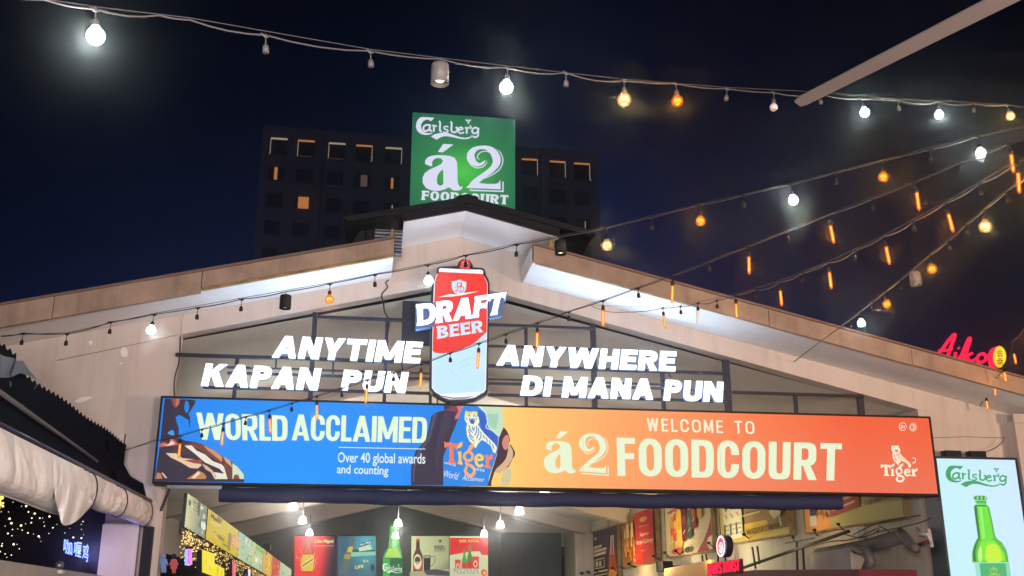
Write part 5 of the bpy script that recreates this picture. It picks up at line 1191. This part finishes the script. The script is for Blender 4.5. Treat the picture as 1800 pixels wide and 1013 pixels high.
def r2(a):
    a.grid([(0, 0), (.48, 0), (.48, 1), (0, 1)], lambda s, t: mix((168, 112, 62), (132, 106, 78), t), 4, 6); random.seed(9)
    for i in range(26):
        x = random.uniform(.04, .4); y = random.uniform(.05, .6); a.poly([(x, y), (x+.05, y), (x+.035, y+random.uniform(.1, .35)), (x+.015, y+.2)], random.choice([(214, 150, 74), (226, 110, 50), (196, 90, 50), (226, 190, 120)]))
    for x in (.2, .33): a.poly([(x, .55), (x+.09, .55), (x+.08, .85), (x+.01, .85)], (190, 160, 120))
    a.line([(.02, .85), (.46, .85)], .012, (90, 70, 50), False); a.line([(.2, .78), (.2, 1)], .01, (90, 70, 50), False)
    a.grid([(.48, 0), (1, 0), (1, 1), (.48, 1)], lambda s, t: mix((176, 44, 48), (150, 48, 54), t), 4, 6)
    a.text('Superior', [(.62, .5), (.88, .5), (.88, .59), (.62, .59)], (236, 190, 176), .01); a.text('Asian Culinary', [(.52, .34), (.98, .34), (.98, .46), (.52, .46)], (236, 190, 176), .01); a.poly(ell(.74, .84, .11, .05, 14), (176, 130, 70)); a.line([(.6, .71), (.9, .71)], .012, (206, 150, 130), False); a.line([(.65, .24), (.82, .24)], .012, (206, 130, 120), False)
board('red picture board reading Superior Asian Culinary beside flames', 1095, 1155, 4.32, 2.8, r2)
def r3(a):
    a.grid(QF, lambda s, t: mix((212, 196, 160), (196, 184, 160), s), 4, 4); a.poly([(1, .0), (1, .55), (.93, .35), (.82, .16), (.68, .0)], (150, 60, 60)); a.poly([(.94, .02), (1, .02), (1, .24), (.92, .2), (.88, .12)], (224, 206, 190))
    a.text('Sirap Aroma', [(.07, .84), (.36, .86), (.36, .92), (.07, .90)], (196, 60, 50), .03); a.text('penghilang haus', [(.07, .73), (.40, .76), (.40, .83), (.07, .80)], (196, 60, 50), .03)
    for x, w, h0, h1, c_, l_ in ((.16, .09, .06, .68, (206, 164, 70), (210, 70, 50)), (.25, .10, .24, .72, (204, 70, 56), (226, 170, 110)), (.35, .13, .1, .78, (222, 182, 70), (206, 160, 60)), (.47, .12, .2, .84, (92, 34, 40), (130, 60, 60)), (.59, .10, .22, .72, (54, 82, 70), (86, 120, 104)), (.69, .10, .36, .82, (118, 52, 46), (160, 96, 80))):
        a.poly([(x-w/2, h0+.05), (x, h0), (x+w/2, h0+.05), (x+w*.5, h1-.1), (x+w*.2, h1), (x-w*.2, h1), (x-w*.5, h1-.1)], c_); a.poly(ell(x, (h0+h1)/2+.05, w*.33, .08, 12), l_); a.line([(x-w*.2, h0+.14), (x+w*.2, h0+.2)], .012, (236, 220, 190))
    a.poly(ell(.82, .62, .05, .10, 12), (190, 140, 84)); a.poly(ell(.3, .07, .13, .05, 12), (196, 70, 60)); a.poly(ell(.55, .06, .07, .05, 12), (70, 66, 52))
board('cream picture board of red, green and brown syrup bottles', 1171, 1253, 4.42, 2.88, r3)
def r4(a):
    a.grid(QF, lambda s, t: mix((196, 182, 104), (178, 172, 116), t), 4, 4); a.poly([(.38, .08), (1, .08), (1, .80), (.38, .80)], (150, 122, 84)); a.poly([(.37, .02), (.74, .04), (.72, .22), (.38, .22)], (214, 176, 70))
    for x in (.06, .17, .28):
        a.poly([(x, .05), (x+.11, .05), (x+.11, .5), (x+.09, .62), (x+.055, .68), (x+.02, .62), (x, .5)], (208, 202, 176)); a.poly(ell(x+.055, .52, .022, .08, 10), (96, 84, 70)); a.line([(x+.03, .4), (x+.07, .34)], .012, (176, 84, 70)); a.poly([(x+.01, .1), (x+.035, .1), (x+.035, .26), (x+.01, .26)], (96, 92, 84)); 
        for y in (.12, .18, .24): a.line([(x+.045, y), (x+.10, y)], .014, (150, 146, 130), False)
    a.text('ASAM', [(.36, .84), (.70, .84), (.70, .97), (.36, .97)], (72, 62, 44), .03)
    for y in (.56, .44, .32): a.line([(.42, y), (.68, y+.01)], .02, (206, 194, 150), False)
    a.text('BUMBU DAPUR ISTIMEWA', [(.42, .06), (.93, .08), (.93, .15), (.42, .13)], (84, 70, 44), .02); a.poly([(.8, .3), (.86, .2), (.95, .24), (.97, .5), (.92, .72), (.88, .5), (.9, .36)], (214, 202, 170)); a.poly([(.76, .5), (.84, .62), (.97, .86), (.92, .9), (.8, .7)], (176, 110, 84)); a.line([(.93, .24), (.95, .1)], .02, (206, 196, 160))
board('yellow picture board of spice bottles and a ladle beside the syrup bottle board', 1268, 1390, 4.62, 2.97, r4)
def r5(a):
    a.grid(QF, lambda s, t: mix((194, 186, 118), (176, 170, 108), s), 4, 4); a.poly([(0, .3), (.16, .2), (.3, .55), (.56, .9), (.56, 1), (0, 1)], (132, 156, 88)); a.poly([(0, 0), (.3, 0), (.26, .22), (.1, .34), (0, .3)], (226, 158, 84))
    a.poly([(.06, .06), (.14, .06), (.15, .6), (.12, .85), (.07, .8), (.05, .5)], (222, 212, 196)); a.poly([(.09, .62), (.16, .6), (.17, .78), (.12, .84), (.08, .76)], (196, 156, 120)); a.poly([(.06, .56), (.15, .52), (.15, .62), (.07, .66)], (60, 62, 90)); a.poly(ell(.12, .4, .045, .12, 12), (230, 224, 206)); a.poly([(.07, .18), (.16, .18), (.16, .28), (.07, .28)], (64, 62, 82))
    a.poly([(.30, .12), (.62, .18), (.62, .48), (.30, .36)], (168, 84, 72))
    for y in (.20, .27, .34): a.line([(.34, y), (.58, y+.05)], .025, (226, 190, 170), False)
    a.line([(.34, .62), (.62, .68)], .03, (110, 104, 60), False); a.text('mudah dimasak', [(.34, .52), (.64, .58), (.64, .66), (.34, .60)], (84, 84, 50), .02); a.text('Resep Dapur Istimewa', [(.68, .16), (.97, .2), (.97, .28), (.68, .24)], (96, 92, 56), .02)
    a.poly([(.64, .5), (.7, .42), (.84, .5), (.9, .62), (.97, .6), (.96, 1), (.62, 1)], (160, 156, 136)); a.poly(ell(.72, .72, .05, .14, 14), (206, 200, 184)); a.poly(ell(.84, .74, .05, .10, 14), (128, 122, 104))
    for i in range(14): x, y = .17+random.random()*.12, .12+random.random()*.4; a.poly([(x, y), (x+.02, y-.02), (x+.03, y+.02), (x+.01, y+.05)], random.choice([(196, 130, 60), (226, 190, 110), (150, 90, 50)]))
board('green and orange picture board with a cook in white, nearest on the right wall', 1419, 1595, 4.50, 2.94, r5)
lamp('board_wash', 'AREA', (7.4, 16.5, 2.6), 44, (1, .72, .30), .5, (8.6, 16.5, 3.6))
lamp('board_wash', 'AREA', (7.4, 12, 2.6), 36, (1, .78, .40), .5, (8.6, 12, 3.6))
lamp('board_wash', 'AREA', (7.4, 8, 2.6), 30, (1, .85, .50), .5, (8.6, 7.5, 3.6))
lamp('board_wash', 'AREA', (7.5, 3.4, 2.7), 9, (1, .72, .40), .3, (8.6, 3.4, 3.3))

# arm lamps on the picture wall: head, bent arm, bracket
XA = 7.85
def armlamp(hu, hv, pts, label):
    hx = 8.0
    t = thing('arm_lamp', label, 'lamp', tuple(PX(hu, hv, hx)), 'black arm lamps along the right wall pictures')
    ring_ = [PX(u, v, 8.05+.4*i/len(pts)) for i, (u, v) in enumerate(cat([(hu, hv)]+pts, 4))]
    s = (ring_[0]-EYE).length/1800
    MB().tube(ring_, max(.010, 1.1*s), 6).build('arm', 'black_plastic', t)
    h = ring_[0]; dv = (ring_[0]-ring_[2]).normalized(); MB().bar(h-dv*.03, h+dv*(9*s), 5.2*s, 3.6*s).build('head', 'black_plastic', t)
for i, (h, pts, lb) in enumerate([((1023, 1008), [(1032, 1016), (1046, 1020)], 'black arm lamp below the grey board, left one'), ((1034, 1006), [(1044, 1014), (1060, 1018)], 'black arm lamp below the grey board, right one'), ((1048, 1003), [(1056, 1010), (1072, 1013)], 'black arm lamp at the lower left of the flame bottle board'),
        ((1077, 999), [(1085, 1004), (1098, 1006), (1110, 1006)], 'black arm lamp at the lower right of the flame bottle board'), ((1091, 996), [(1101, 1001), (1120, 1003)], 'black arm lamp left below the red board'), ((1106, 992), [(1114, 997), (1126, 1000), (1142, 1000)], 'black arm lamp right below the red board'),
        ((1150, 978), [(1160, 984), (1172, 988), (1190, 988)], 'black arm lamp between the red board and the syrup board'), ((1169, 972), [(1177, 980), (1190, 984), (1210, 985)], 'black arm lamp left below the syrup board'), ((1188, 969), [(1197, 976), (1212, 982), (1232, 982)], 'black arm lamp in the middle below the syrup board'), ((1246, 955), [(1256, 963), (1270, 968), (1294, 971)], 'black arm lamp right below the syrup board beside the round neon'),
        ((1308, 940), [(1318, 948), (1334, 956), (1360, 958)], 'black arm lamp below the yellow spice board'), ((1279, 952), [(1288, 958), (1304, 964), (1326, 966)], 'black arm lamp just right of the round neon sign'), ((1394, 944), [(1397, 952), (1412, 957), (1440, 958)], 'black arm lamp left below the cook board'), ((1432, 932), [(1436, 941), (1448, 948), (1470, 950)], 'black arm lamp under the cook in white'), ((1474, 922), [(1481, 930), (1494, 936), (1512, 938), (1540, 934)], 'black arm lamp right below the cook board')]):
    armlamp(*h, pts, lb)
# sloping black steel brace with uprights, pipes and loose wires below the cook board
SB = thing('steel_brace', 'long black steel arm sloping up the right wall with lamp cables tied along it', 'beam', tuple(PX(1380, 980, 7.7)))
MB().bar(PX(1255, 1016, 7.7), PX(1492, 934, 7.9), .045).build('arm', 'black_plastic', SB)
for a, b in (((1400, 952), (1402, 1012)), ((1411, 962), (1414, 1012)), ((1234, 976), (1238, 1015)), ((1241, 974), (1245, 1015)), ((1322, 962), (1328, 1000)), ((1331, 960), (1335, 992))):
    MB().bar(PX(*a, 7.95), PX(*b, 7.95), .035).build('upright', 'dark_steel', SB)
for pl in ([(1430, 960), (1460, 952), (1500, 948), (1540, 930)], [(1480, 938), (1510, 945), (1536, 938), (1545, 930)], [(1500, 940), (1530, 925), (1560, 915), (1618, 906)], [(1540, 936), (1580, 928), (1620, 918), (1636, 910)], [(1545, 925), (1556, 930), (1566, 938)], [(1380, 955), (1410, 950), (1432, 946)]):
    MB().tube([PX(u, v, 8.1) for u, v in cat(pl, 4)], .010, 5).build('wire', 'cord', SB)
# exhaust duct under the boards near the pier
DU = thing('exhaust_duct', 'dull metal exhaust duct with an elbow under the cook board', 'duct', tuple(PX(1480, 975, 8.2)))
MB().tube([PX(1440, 975, 8.2), PX(1520, 962, 8.2), PX(1585, 943, 8.15)], .115, 16).build('pipe', 'duct_metal', DU)
MB().tube([PX(1582, 936, 8.0), PX(1592, 946, 7.98), PX(1604, 962, 7.96), PX(1612, 966, 7.95)], [.07, .075, .07, .06], 12).build('elbow', 'duct_metal', DU)
MB().tube([PX(1505, 965, 7.9), PX(1522, 970, 7.9), PX(1530, 985, 7.9), PX(1520, 1010, 7.9)], .085, 12).build('branch', 'duct_metal', DU)
p = PX(1470, 980, 8.15); q = PX(1434, 968, 8.15)
MB().box(8.0, PX(1505, 980, 8.1).y, 2.05, 8.4, PX(1434, 980, 8.1).y, PX(1470, 968, 8.1).z).build('box', 'concrete', DU)
pc = thing('pipe_fitting', 'pale pipes with a small red valve on the wall beside the duct elbow', 'pipes', tuple(PX(1625, 955, 8.3)))
MB().tube([PX(1612, 930, 8.5), PX(1618, 940, 8.4), PX(1632, 940, 8.4), PX(1636, 955, 8.45)], .03, 8).build('pipe', 'pale_plastic', pc); MB().tube([PX(1612, 960, 8.4), PX(1630, 952, 8.4)], .03, 8).build('valve', 'maroon', pc); MB().tube([PX(1632, 930, 8.5), PX(1638, 962, 8.5)], .03, 8).build('riser', 'pale_plastic', pc)
# stall row on the right: maroon canopy, red letter sign, round neon, orange panel
XS = 7.3
mc = thing('stall_canopy', 'dark maroon stall canopy at the bottom right of the opening', 'canopy', (7, 4, 2.3))
a, b = PX(1262, 1010, XS), PX(1515, 1000, XS)
MB().slab([(PX(1240, 1022, XS).y, PX(1240, 1022, XS).z-.5), (PX(1262, 1012, XS).y, PX(1262, 1012, XS).z), (PX(1325, 1002, XS).y, PX(1325, 1002, XS).z), (PX(1510, 1001, XS).y, PX(1510, 1001, XS).z), (PX(1518, 1012, XS).y, 1.4), (PX(1240, 1022, XS).y, 1.4)], XS, XS+.9, axis='x').build('canopy', 'maroon', mc)
op = thing('food_stall', 'plain orange stall front behind the red letter sign', 'stall', tuple(PX(1200, 1000, 7.9)))
MB().slab([(PX(u, v, 7.9).y, PX(u, v, 7.9).z) for u, v in ((1168, 1000), (1250, 984), (1252, 1060), (1168, 1060))], 7.9, 7.98, axis='x').build('panel', 'orange_panel', op)
rs = thing('letter_sign', 'red lit letter sign reading HANS ROAST above the maroon canopy', 'sign', tuple(PX(1272, 1000, 7.2)))
MB().slab([(PX(u, v, 7.25).y, PX(u, v, 7.25).z) for u, v in ((1243, 991), (1300, 982.5), (1301, 1005), (1243, 1012))], 7.25, 7.32, axis='x').build('backing', 'maroon', rs)
def xletters(txt, q, x, parent, mt, sw=.34, h=.2):
    f = quadmap(*q)
    for ch, g in layout(txt, sw, h, 2.6, .12):
        m = MB()
        for n_, piece in enumerate(g):
            P_ = [PX(*f(p), x-.002*(n_ % 4)) for p in piece]; fr_ = [tuple(p) for p in P_]; bk = [(x+.010, p.y, p.z) for p in P_]; m.add(fr_, [(0, 1, 2, 3)]); m.add(fr_+bk, [(0, 1, 5, 4), (1, 2, 6, 5), (2, 3, 7, 6), (3, 0, 4, 7)])
        m.build('letter', mt, parent, recalc=False)
xletters("HAN'S ROAST", [(1243, 1011), (1299, 1003), (1299, 983), (1243, 992)], 7.2, rs, 'pink_red', .27, .16)
rn = thing('round_sign', 'small round white neon sign with a red emblem above the red letters', 'sign', tuple(PX(1267, 960, 7.2)))
MB().slab([(PX(u, v, 7.22).y, PX(u, v, 7.22).z) for u, v in ell(1269, 960.5, 8.4, 19.5, 24)], 7.22, 7.36, axis='x').build('rim', 'dark_steel', rn)
na = Art(lambda u, v: PX(u, v, 7.21), (-1, 0, 0), .003); na.poly(ell(1267.2, 960.5, 7.6, 19, 28), (250, 240, 255)); na.poly(ell(1267.4, 960.5, 6, 15, 24), (226, 60, 70)); na.poly(ell(1268, 963, 4, 10, 18), (250, 226, 236)); na.line([(1264, 956), (1270, 959), (1265, 964), (1271, 968)], 1.3, (214, 50, 60)); na.build('face', 'neon_print', rn, recalc=False)
MB().bar(PX(1262, 975, 7.3), PX(1262, 995, 7.3), .03).build('post', 'dark_steel', rn); MB().bar(PX(1275, 975, 7.3), PX(1275, 993, 7.3), .03).build('post', 'dark_steel', rn)
sp = thing('wall_speaker', 'black box speaker on the right wall by the red board', 'speaker', tuple(PX(1161, 995, 7.9))); p = PX(1161, 996, 7.9); MB().box(p.x-.02, p.y-.30, p.z-.13, p.x+.25, p.y+.35, p.z+.13).build('body', 'black_plastic', sp); MB().box(p.x+.252, p.y-.05, p.z-.03, 8.53, p.y+.05, p.z+.03).build('bracket', 'black_plastic', sp)

# menu boards on the left stalls
XM = -2.6
def menu(label, y0, y1, zt0, zt1, zb0, zb1, fn):
    t = thing('menu_board', label, 'menu board', (XM, (y0+y1)/2, zb0))
    pl = lambda s, v: Vector((XM, y0+(y1-y0)*s, (zb0+(zb1-zb0)*s)*(1-v)+(zt0+(zt1-zt0)*s)*v))
    a = Art(pl, (1, 0, 0), .003); fn(a)
    P0 = [pl(0, 0), pl(1, 0), pl(1, 1), pl(0, 1)]
    MB().hexa([(XM-.05, p.y, p.z) for p in (P0[0], P0[1])]+[(XM-.004, P0[1].y, P0[1].z), (XM-.004, P0[0].y, P0[0].z)]+[(XM-.05, p.y, p.z) for p in (P0[3], P0[2])]+[(XM-.004, P0[2].y, P0[2].z), (XM-.004, P0[3].y, P0[3].z)]).build('case', 'dark_steel', t)
    a.build('print', 'backlit_print', t, recalc=False)
def clutter(a, seed, cols_, n=26):
    random.seed(seed)
    for i in range(n):
        x, y = random.uniform(.03, .85), random.uniform(.04, .8); w, h = random.uniform(.04, .18), random.uniform(.03, .2); a.poly([(x, y), (x+w, y), (x+w, y+h), (x, y+h)], random.choice(cols_))
def lines(a, x0, x1, ys, c_, w=.02):
    for y in ys: a.line([(x0, y), (x1, y)], w, c_, False)
def m0(a): a.grid(QF, lambda s, t: mix((210, 206, 150), (128, 132, 120), s*1.3), 6, 4); clutter(a, 1, [(96, 100, 92), (186, 176, 130), (150, 142, 110), (214, 210, 170), (120, 126, 118)], 20); a.poly([(.34, .5), (.42, .5), (.42, 1), (.34, 1)], (70, 70, 66)); a.poly(ell(.66, .28, .13, .12, 16), (206, 226, 216)); lines(a, .05, .25, (.92, .8, .68, .56), (120, 110, 60), .03)
def m1(a): a.grid(QF, lambda s, t: mix((206, 178, 44), (190, 168, 50), t), 4, 4); a.text('Menu', [(.08, .78), (.34, .74), (.34, .90), (.08, .94)], (60, 56, 30), .04); clutter(a, 2, [(96, 120, 60), (170, 160, 90), (196, 110, 70), (150, 120, 60), (210, 190, 110)], 24); a.poly([(.62, .25), (.95, .25), (.95, .6), (.62, .6)], (206, 140, 90)); a.poly([(.5, 0), (.6, 0), (.6, .6), (.5, .6)], (140, 120, 60)); lines(a, .64, .93, (.32, .40, .48), (236, 200, 150), .03)
def m2(a): a.grid(QF, lambda s, t: mix((166, 196, 150), (140, 186, 170), t), 4, 4); clutter(a, 3, [(206, 150, 110), (196, 190, 130), (120, 160, 130), (214, 206, 160)], 20); lines(a, .55, .95, (.2, .35, .5, .65), (206, 196, 120), .05)
def m3(a): a.grid(QF, lambda s, t: (176, 190, 140), 3, 3); clutter(a, 4, [(206, 206, 176), (110, 160, 90), (90, 150, 170), (196, 150, 110), (230, 226, 200)], 18); a.poly([(.1, .7), (.9, .7), (.9, .92), (.1, .92)], (120, 164, 80))
def m4(a): a.grid(QF, lambda s, t: mix((214, 170, 60), (206, 150, 60), t), 3, 3); clutter(a, 5, [(226, 196, 90), (190, 110, 60), (214, 176, 80)], 14)
def m5(a): a.grid(QF, lambda s, t: (196, 70, 56), 3, 3); clutter(a, 6, [(214, 176, 110), (226, 120, 80), (150, 50, 44)], 12)
def m6(a): a.grid(QF, lambda s, t: mix((170, 190, 150), (196, 206, 170), s), 3, 3); clutter(a, 7, [(140, 170, 150), (206, 210, 170), (120, 150, 130)], 12)
zt_m = lambda y: 3.205-.0115*(y-1.2); zb_m = lambda y: 2.71-.020*(y-1.2)
for lb, y0, y1, fn in (('pale menu board nearest the front on the left stalls', 1.15, 3.3, m0), ('yellow menu board with Menu in black letters on the left stalls', 3.42, 8.2, m1), ('green menu board with orange patches, third on the left stalls', 8.3, 11.2, m2), ('leafy green and blue menu board, fourth on the left stalls', 11.3, 14.4, m3), ('orange menu board next to the red one on the left stalls', 14.5, 17.6, m4), ('red menu board on the left stalls', 17.7, 20.8, m5), ('pale green menu board farthest along the left stalls', 20.9, 27, m6)):
    menu(lb, y0, y1, zt_m(y0), zt_m(y1), zb_m(y0), zb_m(y1), fn)
MB().box(-6.4, .7, 0, XM-.13, 27.2, 2.3).build('stall_row', 'black_cloth'); tag(bpy.data.objects['stall_row'], 'dark brown front of the left stalls behind the golden fairy lights', 'stall')
FG = thing('fairy_light_curtain', 'dense golden fairy lights hanging below the left menu boards', 'fairy lights', (XM, 8, 2.4))
gm = mesh_of(MB().lathe([(0, .008), (.0075, .004), (.008, 0), (.0075, -.004), (0, -.008)], n=6), 'bulb', 'fairy_gold')
random.seed(21); bulk = MB(); cnt = 0
for i in range(760):
    y = .9+random.random()**1.6*16; ztop = zb_m(y)-.05; z = ztop-abs(random.gauss(0, .22))*(1 if y < 4 else .9)-.02; x = XM+.05+random.uniform(-.06, .08)
    if z < 1.7: continue
    if cnt < 96 and y < 4.5: inst('bulb', gm, FG, (x, y, z), (0, 0, 0), random.uniform(.7, 1.5)); cnt += 1
    else:
        r = random.uniform(.006, .012); bulk.add([(x, y, z+r), (x+r, y, z), (x, y+r, z), (x-r, y, z), (x, y-r, z), (x, y, z-r)], [(0, 1, 2), (0, 2, 3), (0, 3, 4), (0, 4, 1), (5, 2, 1), (5, 3, 2), (5, 4, 3), (5, 1, 4)])
bo_ = bulk.build('bulbs', 'fairy_gold', FG); bo_['kind'] = 'stuff'
m = MB()
for k in range(40): y = 1+k*.4; m.tube([(XM+.05, y, zb_m(y)), (XM+.06, y+.1, zb_m(y)-.35), (XM+.05, y+.2, zb_m(y)-.6)], .003, 3)
m.build('wires', 'cord', FG)
def stall_light(label, u0, u1, v0, v1, x, mt, skew=0, col=(240, 220, 40), seed=1):
    t = thing('stall_lightbox', label, 'lightbox', tuple(PX(u0, v1, x)))
    pl = lambda u, v: PX(u, v, x); q = [(u0, v1), (u1, v1+skew), (u1, v0+skew), (u0, v0)]
    a = Art(pl, (1, 0, 0), .003); a.grid(q, lambda s, t_: col, 3, 3); f = quadmap(*q); random.seed(seed)
    for i in range(9):
        s_, tt = random.uniform(.05, .8), random.uniform(.1, .7); a.poly([f((s_, tt)), f((s_+.06, tt)), f((s_+.05, tt+.25)), f((s_+.01, tt+.25))], mix(col, random.choice([(255, 250, 200), (160, 120, 20)]), .5))
    P0 = [pl(*p) for p in q]; MB().hexa([(x-.08, p.y, p.z) for p in P0[:2]]+[(x-.004, P0[1].y, P0[1].z), (x-.004, P0[0].y, P0[0].z)]+[(x-.08, P0[3].y, P0[3].z), (x-.08, P0[2].y, P0[2].z), (x-.004, P0[2].y, P0[2].z), (x-.004, P0[3].y, P0[3].z)]).build('case', 'dark_steel', t)
    a.build('face', 'backlit_print', t, recalc=False)
stall_light('tall yellow lightbox in the golden fairy lights', 355, 377, 966, 1006, XM+.16, None, 8)
stall_light('lower yellow lightbox beside the tall one', 376, 394, 990, 1024, XM+.16, None, 10, seed=4)
stall_light('pink red lightbox in the golden fairy lights', 408, 414, 984, 1022, XM+.16, None, 6, (232, 84, 110), 5)
stall_light('narrow white lightbox farthest in the golden fairy lights', 436, 440, 1000, 1030, XM+.16, None, 4, (232, 226, 250), 6)
for lb, u, c_ in (('blue upright light tube by the left pier', 329, (.25, .35, 1)), ('magenta upright light tube by the left pier', 335.5, (.9, .16, .8))):
    mt_ = 'tube_'+lb.split()[0]; glow(mt_, c_, 1.8); t = thing('light_tube', lb, 'light', tuple(PX(u, 992, XM+.15))); MB().tube([PX(u-.8, 964, XM+.15), PX(u-1.6, 993, XM+.15)], .022, 8).build('tube', mt_, t)
    m = MB(); m.tube([PX(u-.7, 962, XM+.15), PX(u-.8, 964.5, XM+.15)], .026, 8); m.build('cap', 'black_plastic', t)
cl = thing('spot_lamp', 'small black spot lamp on top of the left menu boards', 'lamp', tuple(PX(469, 962, XM))); p = PX(469, 962, XM); MB().box(p.x-.1, p.y-.12, p.z-.08, p.x+.1, p.y+.12, p.z+.09).build('head', 'black_plastic', cl); MB().box(p.x-.02, p.y-.03, p.z-.2, p.x+.02, p.y+.03, p.z-.085).build('bracket', 'black_plastic', cl)
cf = thing('ceiling_fan', 'dark ceiling fan high under the centre ridge behind the rolled blind', 'fan', tuple(PZ(714, 874, 5.2)))
p = PZ(714, 876, 5.3); MB().tube([p+Vector((0, 0, -.15)), p+Vector((0, 0, .12))], .16, 14).build('motor', 'dark_steel', cf); MB().tube([p, p+Vector((0, 0, .6))], .025, 6).build('rod', 'dark_steel', cf)
for k in range(3):
    d_ = Vector((math.cos(R(-35+120*k)), math.sin(R(-35+120*k)), 0)); MB().bar(p+d_*.15, p+d_*1.1, .15, .015).build('blade', 'dark_steel' if k else 'dark_steel', cf)

# ================================================================== HAZE VOLUME ADDED TO GIVE THE LAMPS HALOS
hz = bpy.data.materials.new('halo_haze'); hz.use_nodes = True; t = hz.node_tree; t.nodes.clear()
pv = t.nodes.new('ShaderNodeVolumePrincipled'); o = t.nodes.new('ShaderNodeOutputMaterial'); t.links.new(pv.outputs[0], o.inputs['Volume'])
pv.inputs['Color'].default_value = (.86, .92, 1, 1); pv.inputs['Density'].default_value = .0030; pv.inputs['Anisotropy'].default_value = .97
M['halo_haze'] = hz
h = MB().box(-70, -45, -1, 75, 125, 62).build('added_haze', 'halo_haze'); h['kind'] = 'stuff'
S.cycles.volume_bounces = 0
